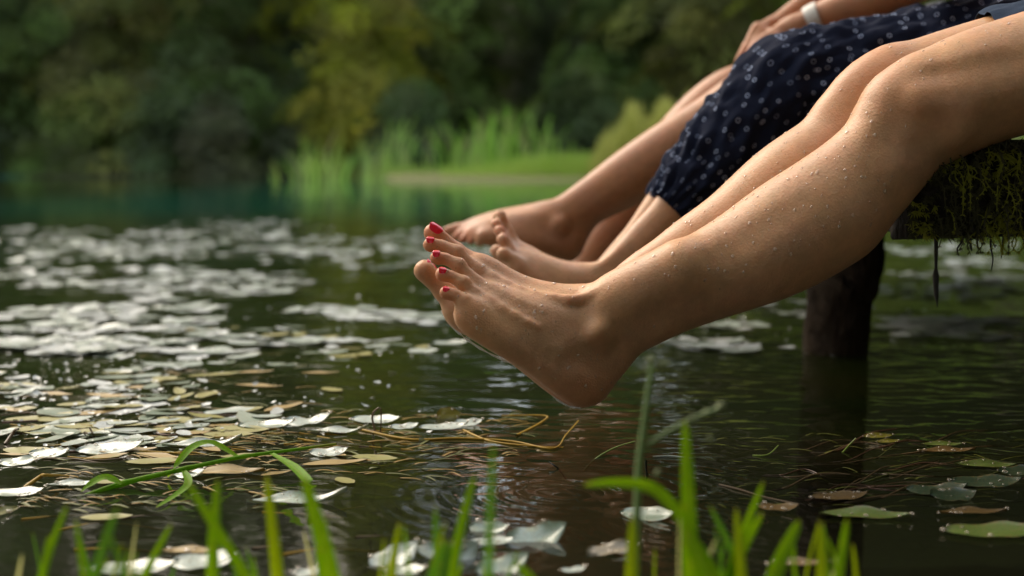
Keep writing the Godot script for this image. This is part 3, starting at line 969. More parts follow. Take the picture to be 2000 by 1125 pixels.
func tree(called: String, x: float, z: float, height: float, wide: float, tone: Color, dense: int, label: String, category: String, group: String, low := 0.0, trunked := true) -> void:
	var r := RandomNumberGenerator.new()
	r.seed = int(x * 131.0 + z * 717.0) + 5
	var y0 := maxf(land(x, z), 0.0)
	var t := thing(called, Vector3(x, y0 - 0.05, z), label, category, group)
	if trunked:
		var lean := Vector3(r.randf_range(-0.8, 0.8), 0, r.randf_range(0.0, 1.2))
		var pts := curve([Vector3(0, 0, 0), Vector3(0.1, height * 0.3, 0.1) + lean * 0.2, Vector3(-0.1, height * 0.62, 0) + lean * 0.7, Vector3(0, height * 0.93, 0) + lean], 14)
		var rad := []
		for i in 14:
			rad.append(lerpf(height * 0.011, 0.03, pow(i / 13.0, 0.8)) * (1.5 if i == 0 else 1.0))
		put("trunk", tube(pts, rad, 10, 1.0, 0.25), M.bark, t)
		for k in 7:
			var h0: Vector3 = pts[3 + k]
			var a := r.randf() * TAU
			var out := Vector3(cos(a), 0.25, sin(a)) * wide * r.randf_range(0.5, 0.85)
			put("limb", tube(curve([h0, h0 + out * 0.5 + Vector3(0, 0.4, 0), h0 + out], 6), [0.09, 0.075, 0.06, 0.045, 0.03, 0.02], 6), M.bark, t)
	var mm := MultiMesh.new()
	mm.transform_format = MultiMesh.TRANSFORM_3D
	mm.use_colors = true
	mm.mesh = sprays[r.randi() % sprays.size()]
	mm.instance_count = dense
	for i in dense:
		# boughs at several heights, longest low down, leaves towards their ends
		var hh := pow(r.randf(), 1.5)
		var y := lerpf(low, height, hh)
		var prof := wide * (1.2 - 0.85 * hh) * (0.75 + 0.25 * sin(hh * 40.0 + x))
		var a := r.randf() * TAU
		var lump := 0.66 + 0.85 * n3.get_noise_3d(cos(a) * 90.0 + x * 50.0, y * 28.0, sin(a) * 90.0 + z * 50.0)
		var q := sqrt(r.randf_range(0.16, 1.0)) * prof * lump
		var p := Vector3(cos(a) * q, y - 0.16 * q, sin(a) * q)
		var s := r.randf_range(0.5, 1.25) * (0.55 + 0.06 * wide)
		# boughs face out and up to the light
		var up := (Vector3(cos(a), 0, sin(a)) * r.randf_range(0.3, 1.3) + Vector3(0, 0.8, 0)).normalized()
		var fx := up.cross(Vector3(-sin(a), 0.01, cos(a))).normalized()
		var b := Basis(fx, up, fx.cross(up)) * Basis.from_euler(Vector3(r.randf_range(-0.3, 0.3), r.randf() * TAU, r.randf_range(-0.3, 0.3))) * Basis.from_scale(Vector3(s, s * 0.8, s))
		mm.set_instance_transform(i, Transform3D(b, p))
		var k := r.randf_range(0.45, 1.65)
		k *= 1.0 + 0.7 * n3.get_noise_3d(p.x * 26.0 + x * 9.0, p.y * 30.0, p.z * 26.0)
		var c := tone * k
		c.r *= r.randf_range(0.85, 1.25)
		c.a = 1.0
		mm.set_instance_color(i, c)
	var o := MultiMeshInstance3D.new()
	o.name = "crown"
	o.multimesh = mm
	o.material_override = M.foliage
	o.set_meta("kind", "stuff")
	t.add_child(o, true)

func px_x(px: float, d: float) -> float:
	return (px - 1000.0) / F * d

func trees() -> void:
	for i in 4:
		sprays.append(spray_mesh(40 + i, 170, 0.15, 0.35))
	var dark := Color(0.042, 0.07, 0.02)
	var mid := Color(0.07, 0.112, 0.02)
	var lit_green := Color(0.15, 0.2, 0.026)  # mid green lightened so the right bank trees look lit
	var yel := Color(0.19, 0.205, 0.012)
	var olive := Color(0.095, 0.105, 0.018)
	# [pixel x, distance, height, half width, tone, sprays, label]
	var front := [
		[-120, 36, 13, 3.4, dark, "dark bushy tree at the far left edge of the pond"],
		[60, 37, 15, 3.3, mid, "tall green tree over the far left bank, right of the dark edge tree"],
		[230, 36, 12, 2.8, olive, "olive leaved tree above the left part of the far bank"],
		[390, 37, 15, 3.0, mid, "round topped green tree left of the reeds on the far bank"],
		[540, 39, 14, 2.6, dark, "dark tree behind the small clump of reeds"],
		[720, 35, 11, 2.6, yel, "yellow green tree lit at its top, above the reeds in mid bank"],
		[900, 37, 14, 2.6, mid, "green tree just right of the yellow green one"],
		[1060, 39, 15, 2.8, dark, "dark tree behind the tall reed bed"],
		[1220, 36, 13, 2.8, mid, "green tree hanging over the grassy spit"],
		[1380, 34, 12, 2.8, olive, "olive green tree behind the clasped hands"],
		[1560, 35, 14, 3.2, lit_green, "dark tree on the right bank beyond the knees"],
		[1780, 33, 13, 3.4, lit_green, "green tree on the right bank beyond the thighs"],
		[2010, 31, 13, 3.4, lit_green, "dark tree at the right edge of the far bank"]]
	for a in front:
		tree("broadleaf_tree", px_x(a[0], a[1]), -a[1], a[2] * 1.3, a[3], a[4], 640, a[5], "tree", "trees on the far bank", 0.25)
	# the wood climbs the hill behind and closes round the pond
	var k := 0
	for q in [[-9.0, -44.0], [-16.0, -43.0], [-3.5, -45.0], [2.5, -44.0], [8.0, -45.0], [14.0, -43.0], [-22.0, -40.0], [20.0, -36.0], [-28.0, -34.0]]:
		tree("broadleaf_tree", q[0], q[1], 14.0 + 2.0 * sin(q[0]), 4.2, dark if k % 2 else mid, 330, ["tree up the slope behind the left end of the far bank", "tree up the slope far out beyond the left edge", "tree up the slope behind the small reed clump", "tree up the slope behind the tall reed bed", "tree up the slope behind the grassy spit", "tree up the slope beyond the jetty", "tree where the left bank bends forward", "tree on the right bank past the jetty", "tree halfway along the left bank"][k], "tree", "trees higher up in the wood", 0.3)
		k += 1
	# unseen trees added behind the camera and at the right to block sky light
	k = 0
	for q in [[-6.5, 4.6], [-2.0, 4.4], [2.4, 4.2], [6.4, 3.4], [6.6, -0.8], [8.2, -5.5], [12.0, -10.0], [-12.0, 5.5]]:
		tree("broadleaf_tree", q[0], q[1], 18.0 + 2.0 * cos(q[0]), 4.8, mid if k % 2 else dark, 620, ["added unseen tree on the near bank to the left", "added unseen tree on the near bank left of the grass tufts", "added unseen tree on the near bank straight behind the grass tufts", "added unseen tree on the near bank to the right", "added unseen tree at the landward end of the jetty", "added unseen tree on the land right of the jetty", "added unseen tree beyond the landward end of the jetty", "added unseen tree at the near left corner of the pond"][k], "tree", "unseen trees added to block sky light", 1.0)
		k += 1
	for a in [[-60, 33.6, 1.8, 1.8, dark, "low dark bush at the water's edge on the far left"], [150, 34.2, 1.6, 1.6, mid, "low green bush on the far bank left of middle"], [330, 34, 2.0, 1.8, dark, "dark bush between the olive tree and the round topped tree"], [430, 33.4, 1.7, 1.3, Color(0.07, 0.085, 0.04), "grey green bush at the water left of the reeds"],
			[610, 35, 2.2, 1.8, dark, "dark bush behind the small clump of reeds"], [800, 33, 2.0, 1.9, dark, "dark bush behind the gap between the reeds"], [1120, 33, 2.2, 1.8, dark, "dark bush behind the right end of the reed bed"]]:
		tree("bush", px_x(a[0], a[1]), -a[1], a[2], a[3], a[4], 130, a[5], "bush", "bushes along the far bank", 0.1, false)

func reed_bed(called: String, list: Array, label: String, seed_: int, m: Material) -> void:
	# list of [pixel x, distance, height]; every stem leans and bends on its own
	var r := RandomNumberGenerator.new()
	r.seed = seed_
	var root: Vector3 = Vector3(px_x(list[0][0], list[0][1]), 0, -list[0][1])
	root.y = maxf(land(root.x, root.z), -0.2)
	var t := thing(called, root, label, "reeds", "reeds on the far bank")
	for q in list:
		var p := Vector3(px_x(q[0], q[1]), 0, -q[1])
		p.y = maxf(land(p.x, p.z), -0.25) - 0.02
		var h: float = q[2]
		var lean := Vector3(r.randfn(0.05, 0.28), 0, r.randf_range(-0.15, 0.2)) * h
		put("reed", ribbon(curve([p, p + Vector3(0, h * 0.55, 0) + lean * 0.3, p + Vector3(0, h, 0) + lean], 6), r.randf_range(0.016, 0.036), 0.5), [m, m, M.reed_dark, M.reed_light, m, M.reed_dry][r.randi() % 6], t).position = -root

func ribbon(pts: Array, width: float, tip := 0.0, facing := Vector3(0, 0, 1), fold := 0.25, base := 0.6) -> ArrayMesh:
	var v := PackedVector3Array()
	var uv := PackedVector2Array()
	var n := pts.size()
	var was := Vector3.ZERO
	for i in n:
		var t := float(i) / (n - 1)
		var d: Vector3 = (pts[mini(i + 1, n - 1)] - pts[maxi(i - 1, 0)]).normalized()
		var side := d.cross(facing)
		if side.length() < 0.15:
			side = was
		side = side.normalized()
		if was != Vector3.ZERO and side.dot(was) < 0.0:
			side = -side
		was = side
		var up := side.cross(d).normalized()
		var w := width * 0.5 * lerpf(base, 1.0, smoothstep(0.0, 0.25, t)) * (1.0 if t < tip else sqrt(maxf(0.0, 1.0 - pow((t - tip) / (1.0 - tip), 1.6)))) + 0.0001
		for s in [-1.0, -0.5, 0.0, 0.5, 1.0]:
			v.append(pts[i] + side * w * s + up * w * fold * s * s)
			uv.append(Vector2(s * 0.5 + 0.5, t))
	return sheet(v, uv, n, 5)

func far_bank() -> void:
	var r := RandomNumberGenerator.new()
	r.seed = 77
	var a := []
	for i in 52:
		var q := clampf(r.randfn(0.45, 0.27), -0.1, 1.1)
		a.append([lerpf(556, 712, q), r.randf_range(26.4, 28.6), (1.4 - 1.2 * absf(q - 0.4)) * r.randf_range(0.45, 1.05)])
	reed_bed("reed_clump", a, "small clump of pale green reeds standing in the water left of the sandy spit", 3, M.reed)
	a = []
	for i in 40:
		a.append([lerpf(705, 790, r.randf()), r.randf_range(28.5, 30.5), r.randf_range(0.5, 1.25)])
	reed_bed("reed_clump", a, "thin clump of short reeds between the two larger reed clumps", 4, M.reed_dark)
	a = []
	for i in 95:
		var q := clampf(r.randfn(0.55, 0.26), -0.05, 1.1)
		a.append([lerpf(815, 1085, q), r.randf_range(28.8, 31.5), (1.55 - 1.0 * absf(q - 0.65)) * r.randf_range(0.55, 1.0)])
	reed_bed("reed_clump", a, "tall wide bed of bright green reeds behind the sandy spit", 5, M.reed)
	# the grassy mound at the right end of the spit and the low turf along it
	var mound := []
	for i in 2600:
		var px := r.randf_range(1150, 1480)
		var d := r.randf_range(24.5, 27.5)
		var h := (0.35 + 1.6 * smooth(1110, 1270, px)) * r.randf_range(0.25, 1.0) * (0.85 + 0.3 * n3.get_noise_2d(px * 0.3, 5.0))
		mound.append([px, d, h, 0.02])
	turf("grass_mound", mound, "yellow green mound of long grass beyond the knees at the end of the spit", M.mound, 21, "tall grass")
	var low := []
	for i in 2600:
		var px := r.randf_range(860, 1300)
		low.append([px, r.randf_range(27.0, 30.5), r.randf_range(0.08, 0.34) * (0.4 + smooth(860, 1080, px)), 0.018])
	for i in 300:
		low.append([r.randf_range(700, 900), r.randf_range(28.0, 30.0), r.randf_range(0.06, 0.2), 0.016])
	turf("short_grass", low, "short bright green grass along the sandy spit", M.turf, 22, "grass")

func turf(called: String, list: Array, label: String, m: Material, seed_: int, category: String) -> void:
	var r := RandomNumberGenerator.new()
	r.seed = seed_
	var mm := MultiMesh.new()
	mm.transform_format = MultiMesh.TRANSFORM_3D
	mm.mesh = ribbon(curve([Vector3.ZERO, Vector3(0.04, 0.6, 0), Vector3(0.25, 1.0, 0.05)], 5), 1.0, 0.2)
	mm.instance_count = list.size()
	for i in list.size():
		var q: Array = list[i]
		var p := Vector3(px_x(q[0], q[1]), 0, -q[1])
		p.y = maxf(land(p.x, p.z), -0.1) - 0.02
		var h: float = q[2]
		mm.set_instance_transform(i, Transform3D(Basis(Vector3.UP, r.randf() * TAU) * Basis.from_scale(Vector3(q[3] * 1.2, h, q[3] * 1.2 + h * 0.3)), p))
	var o := MultiMeshInstance3D.new()
	o.name = numbered(called)
	o.multimesh = mm
	o.material_override = m
	add_child(o)
	tag(o, label, category, "", "stuff")

# ---------------------------------------------------------------- jetty
func box(x: float, y: float, z: float, c := 0.006, rough := 0.0, seed_ := 0) -> ArrayMesh:
	# a worn board: long in x or z, its edges rounded, its faces a little uneven
	var rows := 28
	var prof := []
	var hx := x * 0.5
	var hy := y * 0.5
	for q in [[-1, -1], [1, -1], [1, 1], [-1, 1]]:
		for k in 3:
			var a := atan2(q[1], q[0]) - PI / 4 + k * PI / 4
			prof.append(Vector2(q[0] * (hx - c) + cos(a) * c, q[1] * (hy - c) + sin(a) * c))
	prof.append(prof[0])
	var n := prof.size()
	var v := PackedVector3Array()
	var uv := PackedVector2Array()
	for r in rows + 2:
		var zz := (clampf(r - 1, 0, rows - 1) / (rows - 1) - 0.5) * z
		var k := 1.0 if r > 0 and r < rows + 1 else 0.02
		for i in n:
			var p: Vector2 = prof[i]
			var w := rough * n3.get_noise_3d(p.x * 260.0 + seed_ * 31, p.y * 260.0, zz * 60.0)
			var ii := i % (n - 1)
			p = prof[ii] * k
			v.append(Vector3(p.x + w, p.y + rough * n3.get_noise_3d(p.x * 200.0 + 70.0, seed_ * 17.0 + p.y * 200.0, zz * 50.0), zz))
			uv.append(Vector2(float(i) / (n - 1), zz))
	return sheet(v, uv, rows + 2, n)

func jetty() -> void:
	var r := RandomNumberGenerator.new()
	r.seed = 9
	var t := thing("jetty", Vector3(1.3, 0, -2.4), "old dark wooden jetty with moss hanging from its end", "jetty")
	var z := -1.535
	var k := 0
	while z > -4.2:
		var w := r.randf_range(0.13, 0.15)
		var o := put("plank", box(w - 0.008, 0.034, 2.5, 0.006, 0.004, k), [M.wood, M.wood_b, M.wood_c][k % 3], t)
		o.rotation.y = PI / 2
		o.position = Vector3(0.40 + 1.25 + r.randf_range(-0.012, 0.012) - 1.3, 0.318 + r.randf_range(-0.002, 0.002), z + 2.4)
		z -= w
		k += 1
	for q in [[0.50, 0.07], [1.55, 0.07], [2.7, 0.07]]:
		var o := put("beam", box(0.12, q[1], 2.8, 0.008, 0.006, k + 3), M.wood, t)
		o.position = Vector3(q[0] - 1.3, 0.2655, -2.96 + 2.4)
		k += 1
	# the end beam under the first plank, where the moss hangs
	var e := put("end_beam", box(0.11, 0.07, 2.42, 0.014, 0.012, 77), M.wood, t)
	e.rotation.y = PI / 2
	e.position = Vector3(0.41 + 1.21 - 1.3, 0.2675, -1.492 + 2.4)
	for q in [[0.545, -2.33, 0.053], [1.9, -3.9, 0.05], [2.5, -1.75, 0.055], [2.5, -3.6, 0.055]]:
		var base := Vector3(q[0] - 1.3, 0, q[1] + 2.4)
		var pts := curve([base + Vector3(-0.02, -0.9, 0), base + Vector3(-0.012, 0.0, 0), base + Vector3(0.008, 0.12, 0), base + Vector3(0.014, 0.229, 0)], 16)
		var rad := []
		for i in 16:
			rad.append(q[2] * (1.0 - 0.1 * sin(i * 0.35)))
		put("post", tube(curve(pts, 40), rad40(q[2]), 28, 1.0, 0.09), M.post, t)
	moss(t)
	# roots and a tuft of weed that dangle from the end beam
	for q in [[1828, 468, 600, 1.45, 0.0016], [1936, 466, 530, 1.44, 0.0009], [1960, 462, 505, 1.44, 0.0008], [1880, 468, 500, 1.44, 0.001], [1990, 455, 480, 1.44, 0.001], [1895, 440, 490, 1.43, 0.0018]]:
		var a := at(q[0], q[1] - 14, q[3])
		var b := at(q[0] + r.randf_range(-8, 8), q[2], q[3])
		var pts := curve([a, a.lerp(b, 0.35) + Vector3(r.randf_range(-0.004, 0.004), 0, 0.002), a.lerp(b, 0.7) + Vector3(r.randf_range(-0.003, 0.003), 0, 0), b], 12)
		var rad := []
		for i in 12:
			rad.append(q[4] * (1.2 - i / 14.0) * (2.6 if q[0] == 1828 and i > 5 and i < 10 else 1.0))
		put("root", tube(pts, rad, 6, 1.0, 0.3), M.root, t).position = -t.position

func rad40(r: float) -> Array:
	var out := []
	for i in 40:
		out.append(r * (1.0 + 0.015 * sin(i * 0.9) + 0.012 * sin(i * 2.3)))
	return out

func moss(t: Node3D) -> void:
	var r := RandomNumberGenerator.new()
	r.seed = 31
	var green := []
	var brown := []
	for i in 620:
		var x := 0.40 + 0.25 * sqrt(r.randf()) if i < 480 else r.randf_range(0.65, 2.4)
		var y := r.randf_range(0.24, 0.33)
		var z := -1.434 + r.randf_range(-0.004, 0.008)
		var lit := n3.get_noise_3d(x * 700.0, y * 700.0, 3.0) > 0.1 and x > 0.43  # lit moss painted yellow green, unlit moss and the left end dark
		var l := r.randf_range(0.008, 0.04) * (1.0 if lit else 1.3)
		if y - l < 0.222: l = y - 0.222
		var p := Vector3(x, y, z)
		var dx := r.randf_range(-0.014, 0.014)
		var pts := curve([p, p + Vector3(dx * 0.6, -l * 0.2, 0.012), p + Vector3(dx, -l * 0.6, 0.016), p + Vector3(dx * 0.4 + r.randf_range(-0.006, 0.006), -l, 0.014)], 7)
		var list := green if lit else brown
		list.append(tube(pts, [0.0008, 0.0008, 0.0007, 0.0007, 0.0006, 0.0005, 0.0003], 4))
		# scale leaves along the strand
		for k in int(l * 900.0):
			var q: Vector3 = pts[1 + r.randi() % 6]
			var d := Vector3(r.randf_range(-1, 1), r.randf_range(-1.2, 0.3), r.randf_range(-0.2, 1)).normalized()
			list.append(ribbon([q, q + d * 0.0016, q + d * 0.0030 + Vector3(0, -0.0006, 0)], 0.0011, 0.1, Vector3(r.randf(), r.randf(), 1).normalized()))
	# the matted cushion the strands grow from
	for i in 900:
		var x := 0.40 + 0.26 * r.randf() if i < 700 else r.randf_range(0.66, 2.4)
		var c := Vector3(x, r.randf_range(0.236, 0.335), -1.432 + r.randf_range(-0.004, 0.004))
		var lump := n3.get_noise_3d(c.x * 420.0, c.y * 420.0, 9.0)
		if lump < -0.25: continue
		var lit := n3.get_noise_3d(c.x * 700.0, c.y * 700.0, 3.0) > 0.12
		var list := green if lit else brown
		for k in 9:
			var d := Vector3(r.randf_range(-1, 1), r.randf_range(-1.3, 0.6), r.randf_range(0.2, 1.2)).normalized()
			var l := r.randf_range(0.003, 0.008) * (1.0 + maxf(0.0, lump))
			list.append(ribbon([c, c + d * l * 0.5, c + d * l + Vector3(0, -0.001, 0)], 0.0016, 0.1, Vector3(r.randf() - 0.5, r.randf(), 1).normalized()))
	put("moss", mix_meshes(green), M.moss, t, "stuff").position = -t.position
	put("moss", mix_meshes(brown), M.moss_unlit, t, "stuff").position = -t.position

# ================================================================ plants on the water
var leaf_meshes: Array = []

func leaf_mesh(seed_: int, slim: float, curl: float, torn := false) -> ArrayMesh:
	# a floating leaf, 1 long in x: pointed, with a sunken midrib, wavy margin and slight curl
	var r := RandomNumberGenerator.new()
	r.seed = seed_
	var n := 15
	var m := 9
	var bend := r.randf_range(-0.12, 0.12)
	var tipc := r.randf_range(0.0, 1.0) * curl
	var ph := r.randf() * TAU
	var v := PackedVector3Array()
	var uv := PackedVector2Array()
	for i in n:
		var t := float(i) / (n - 1)
		var w := slim * pow(sin(PI * pow(t, 0.86)), 0.72) * (1.0 + 0.06 * sin(t * 17.0 + ph)) + 0.004
		for j in m:
			var s := float(j) / (m - 1) * 2.0 - 1.0
			var x := t - 0.5
			var z := s * w * 0.5 + bend * (4.0 * x * x - 1.0) * 0.5
			if torn and s > 0.7 and t > 0.4 and t < 0.6:
				z -= 0.05
			var y := 0.014 * absf(s) - 0.012 * (1.0 - absf(s)) + curl * 0.03 * s * s * sin(t * 9.0 + ph + s) + 0.012 * sin(s * 14.0 + t * 5.0) * (1.0 - absf(s) * 0.5)
			y += tipc * 0.22 * pow(maxf(0.0, t - 0.62) / 0.38, 2.0) - 0.01 * sin(t * 12.0 + ph)
			v.append(Vector3(x, y, z))
			uv.append(Vector2(t, s * 0.5 + 0.5))
	return sheet(v, uv, n, m)

func leaf_at(px: float, py: float, len_px: float, turn: float, shape: int, m: Material, label: String, tilt := Vector2.ZERO, y := 0.002, group := "") -> MeshInstance3D:
	var p := on_plane(px, py, y)
	var d := p.distance_to(Vector3(0, CAM_H, 0))
	var s := len_px * d / F
	var o := put("pondweed_leaf", leaf_meshes[shape % leaf_meshes.size()], m)
	o.transform = Transform3D(Basis(Vector3.UP, turn) * Basis.from_euler(Vector3(tilt.x, 0, tilt.y)) * Basis.from_scale(Vector3(s, s * (0.25 if group else 1.0), s)), p)
	tag(o, label, "leaf", group)
	return o

func beads(leaf: MeshInstance3D, r: RandomNumberGenerator) -> void:
	# drops of water that lie on a leaf
	var v: PackedVector3Array = leaf.mesh.surface_get_arrays(0)[Mesh.ARRAY_VERTEX]
	var mm := MultiMesh.new()
	mm.transform_format = MultiMesh.TRANSFORM_3D
	var sp := SphereMesh.new()
	sp.radius = 1.0
	sp.height = 2.0
	sp.radial_segments = 10
	sp.rings = 6
	mm.mesh = sp
	mm.instance_count = 9
	var s := 1.0 / leaf.basis.x.length()
	for i in 9:
		var rad := r.randf_range(0.0006, 0.0022) * s * (0.5 + r.randf())
		mm.set_instance_transform(i, Transform3D(Basis.from_scale(Vector3(rad, rad * 0.6, rad)), v[r.randi() % v.size()] + Vector3(0, rad * 0.2, 0)))
	var o := MultiMeshInstance3D.new()
	o.name = "water_drops"
	o.multimesh = mm
	o.material_override = M.drop
	o.set_meta("kind", "stuff")
	leaf.add_child(o, true)

func floating_leaves() -> void:
	for i in 8:
		leaf_meshes.append(leaf_mesh(100 + i, [0.46, 0.54, 0.3, 0.6, 0.26, 0.5, 0.68, 0.42][i], [0.5, 1.0, 0.3, 1.4, 0.6, 0.8, 1.2, 1.8][i], i == 5))
	var r := RandomNumberGenerator.new()
	r.seed = 2024
	# single leaves one can point to
	var hero := [
		[1045, 1048, 125, 0.35, 3, "leaf_grey", "large curled grey green leaf with a yellow tip at the bottom middle of the picture", Vector2(0.5, 0.1)],
		[955, 1030, 80, -0.2, 1, "leaf_grey", "grey green leaf with a brown top edge just left of the large curled leaf", Vector2(0.55, 0)],
		[960, 1058, 90, 0.1, 0, "leaf_pale_glare", "flat pale leaf under the left end of the large curled leaf", Vector2(0.1, 0)],
		[770, 1090, 110, 0.7, 6, "leaf_pale_glare", "broad pale wavy leaf behind the short grass blade at the bottom", Vector2(0.2, 0.2)],
		[835, 1075, 80, 1.0, 3, "leaf_pale_glare", "small pale folded leaf above the broad wavy one at the bottom", Vector2(0.5, -0.2)],
		[790, 1112, 90, -0.3, 1, "leaf_grey", "grey leaf lowest of the cluster at the bottom", Vector2(0.2, 0)],
		[900, 1085, 90, 1.1, 6, "leaf_pale_glare", "pale leaf standing half upright behind the wide grass blade", Vector2(0.7, 0.3)],
		[980, 1105, 110, 0.4, 3, "leaf_grey", "grey green leaf at the bottom edge right of the wide grass blade", Vector2(0.4, 0.1)],
		[1200, 1072, 110, 0.15, 7, "leaf_brown_pale", "pale leaf with brown margin lying left of the yellowish grass blade", Vector2(0.3, 0.05)],
		[1265, 1005, 110, -0.35, 0, "leaf_grey", "green grey leaf with glinting edge behind the bent grass leaf", Vector2(0.35, 0)],
		[1830, 955, 110, -0.25, 1, "leaf_dark", "dark green leaf with bright rim beside the stems at the right", Vector2(0.12, 0.05)],
		[1860, 968, 90, 0.15, 6, "leaf_dark", "dark rounded leaf overlapping the rimmed one at the right", Vector2(0.2, -0.1)],
		[1925, 942, 130, -0.12, 0, "leaf_dark", "long dark leaf with water drops near the right edge", Vector2(0.15, 0)],
		[1925, 908, 110, -0.15, 2, "leaf_green", "narrow green leaf with drops above the long dark leaf", Vector2(0.2, 0)],
		[1985, 918, 70, 0.1, 1, "leaf_dark", "short dark leaf cut by the right edge", Vector2(0.3, 0)],
		[1940, 1038, 180, -0.06, 0, "leaf_green", "large flat green leaf near the lower right corner", Vector2(0.06, 0)],
		[1690, 1006, 170, -0.12, 2, "leaf_green", "long bright green leaf floating right of the short grass blades", Vector2(0.12, 0)],
		[1840, 868, 80, 0.0, 2, "leaf_green", "narrow pale green leaf at the end of the red stems", Vector2(0.12, 0)],
		[1715, 852, 60, 0.2, 2, "leaf_olive", "olive leaf on the thin stem below the post's reflection", Vector2(0.35, 0)],
		[1735, 862, 50, 0.3, 2, "leaf_olive", "second olive leaf touching the one on the thin stem", Vector2(0.25, 0)],
		[1850, 880, 110, 0.12, 2, "leaf_brown", "brown leaf lying along the red stems", Vector2(0.05, 0)],
		[1640, 970, 110, 0.08, 0, "leaf_brown", "brown leaf with torn glinting edge in the dark water at the right", Vector2(0.06, 0)],
		[1900, 1000, 130, 0.1, 2, "leaf_brown", "brown leaf sunk below the long dark leaf", Vector2(0.0, 0)],
		[1970, 1026, 80, 0.1, 2, "leaf_brown", "reddish brown leaf above the large flat green leaf", Vector2(0.1, 0)],
		[1520, 990, 80, -0.4, 1, "leaf_brown", "small brown leaf between the forked grass and the dark water", Vector2(0.1, 0)],
		[97, 884, 75, 0.1, 1, "leaf_grey", "grey oval leaf covered with drops left of the green reed stem", Vector2(0.25, 0)],
		[215, 876, 125, 0.2, 0, "leaf_pale_glare", "long pale leaf with wavy edge above the green reed stem", Vector2(0.2, 0.03)],
		[395, 868, 150, 0.15, 4, "leaf_pale_glare", "long pale leaf beneath the arched reed leaf", Vector2(0.12, 0)],
		[642, 882, 75, 0.1, 1, "leaf_pale_glare", "pale leaf under the tip of the green reed stem", Vector2(0.25, 0)],
		[580, 977, 190, 0.13, 4, "leaf_pale_glare", "long pale leaf stretched under the bent reed leaf", Vector2(0.12, 0)],
		[440, 921, 150, 0.08, 2, "leaf_tan", "long tan leaf just below the green reed stem", Vector2(0.12, 0)],
		[370, 925, 60, 0.0, 3, "leaf_pale_glare", "small pale leaf crossed by the green reed stem", Vector2(0.2, 0)],
		[145, 945, 110, 0.25, 4, "leaf_pale_glare", "narrow pale leaf at the left end of the green reed stem", Vector2(0.1, 0)],
		[35, 962, 100, 0.05, 0, "leaf_grey", "grey leaf with big drops at the left edge", Vector2(0.12, 0)],
		[35, 900, 70, 0.4, 1, "leaf_grey", "grey leaf with drops above the one at the left edge", Vector2(0.25, 0)],
		[12, 998, 60, 1.1, 2, "leaf_olive", "small olive leaf standing at the left edge", Vector2(0.6, 0)],
		[875, 812, 50, 0.4, 6, "leaf_olive", "round yellow green leaf standing up on the water under the feet", Vector2(1.0, 0)],
		[915, 824, 55, 0.1, 1, "leaf_pale_glare", "pale leaf right of the upright yellow green leaf", Vector2(0.35, 0)],
		[866, 834, 95, 0.1, 0, "leaf_pale_glare", "flat pale leaf in front of the upright yellow green leaf", Vector2(0.1, 0)],
		[735, 820, 105, -0.25, 0, "leaf_pale_glare", "pale leaf pierced by the bent brown stalk", Vector2(0.15, 0)],
		[790, 832, 55, 0.2, 1, "leaf_pale_glare", "small pale leaf right of the bent brown stalk", Vector2(0.2, 0)],
		[600, 822, 90, 0.0, 3, "leaf_pale_glare", "pale crumpled leaf left of the bent brown stalk", Vector2(0.15, 0)],
		[520, 830, 110, 0.05, 0, "leaf_grey", "grey leaf in a row with the crumpled one", Vector2(0.12, 0)],
		[660, 842, 120, -0.06, 4, "leaf_pale_glare", "long flat pale leaf in front of the crumpled one", Vector2(0.08, 0)],
		[400, 1098, 130, 0.05, 6, "leaf_pale_glare", "pale ragged leaf behind the upright grass blade at the bottom", Vector2(0.1, 0)],
		[260, 1110, 170, 0.04, 0, "leaf_grey", "grey leaf along the bottom edge at the left", Vector2(0.06, 0)],
		[370, 1076, 110, -0.05, 2, "leaf_tan", "tan leaf above the pale ragged one at the bottom", Vector2(0.1, 0)],
		[600, 1117, 60, 0.1, 3, "leaf_pale_glare", "small pale leaf at the bottom edge between two grass blades", Vector2(0.2, 0)],
		[1120, 1112, 50, 0.2, 1, "leaf_pale_glare", "small pale leaf at the bottom edge right of the cluster", Vector2(0.1, 0)],
		[880, 670, 70, 0.0, 0, "leaf_pale_glare", "pale leaf afloat just left of the heels", Vector2(0.1, 0)],
		[1560, 1100, 120, 0.1, 2, "leaf_brown", "brown leaf at the bottom edge behind the green blades", Vector2(0.1, 0)]]
	for q in hero:
		beads(leaf_at(q[0], q[1], q[2], q[3], q[4], M[q[5]], q[6], q[7], 0.003), r)
	# the drifts: [x0, x1, y0, y1, how many, length in metres, name of the drift]
	var near := [
		[0, 430, 690, 800, 95, "%s pondweed leaf in the crowded drift above the green reed stem", "leaves of the crowded left drift"],
		[0, 330, 800, 870, 40, "%s pondweed leaf at the near rim of the left drift", "leaves at the near rim of the left drift"],
		[330, 700, 800, 850, 14, "%s pondweed leaf in the row leading to the bent brown stalk", "leaves in the row by the bent stalk"],
		[430, 830, 640, 700, 26, "%s pondweed leaf on open water left of the feet", "leaves on open water left of the feet"]]
	var keys := ["leaf_pale_glare", "leaf_pale_glare", "leaf_grey", "leaf_grey", "leaf_white_glare", "leaf_grey", "leaf_olive", "leaf_white_glare"]
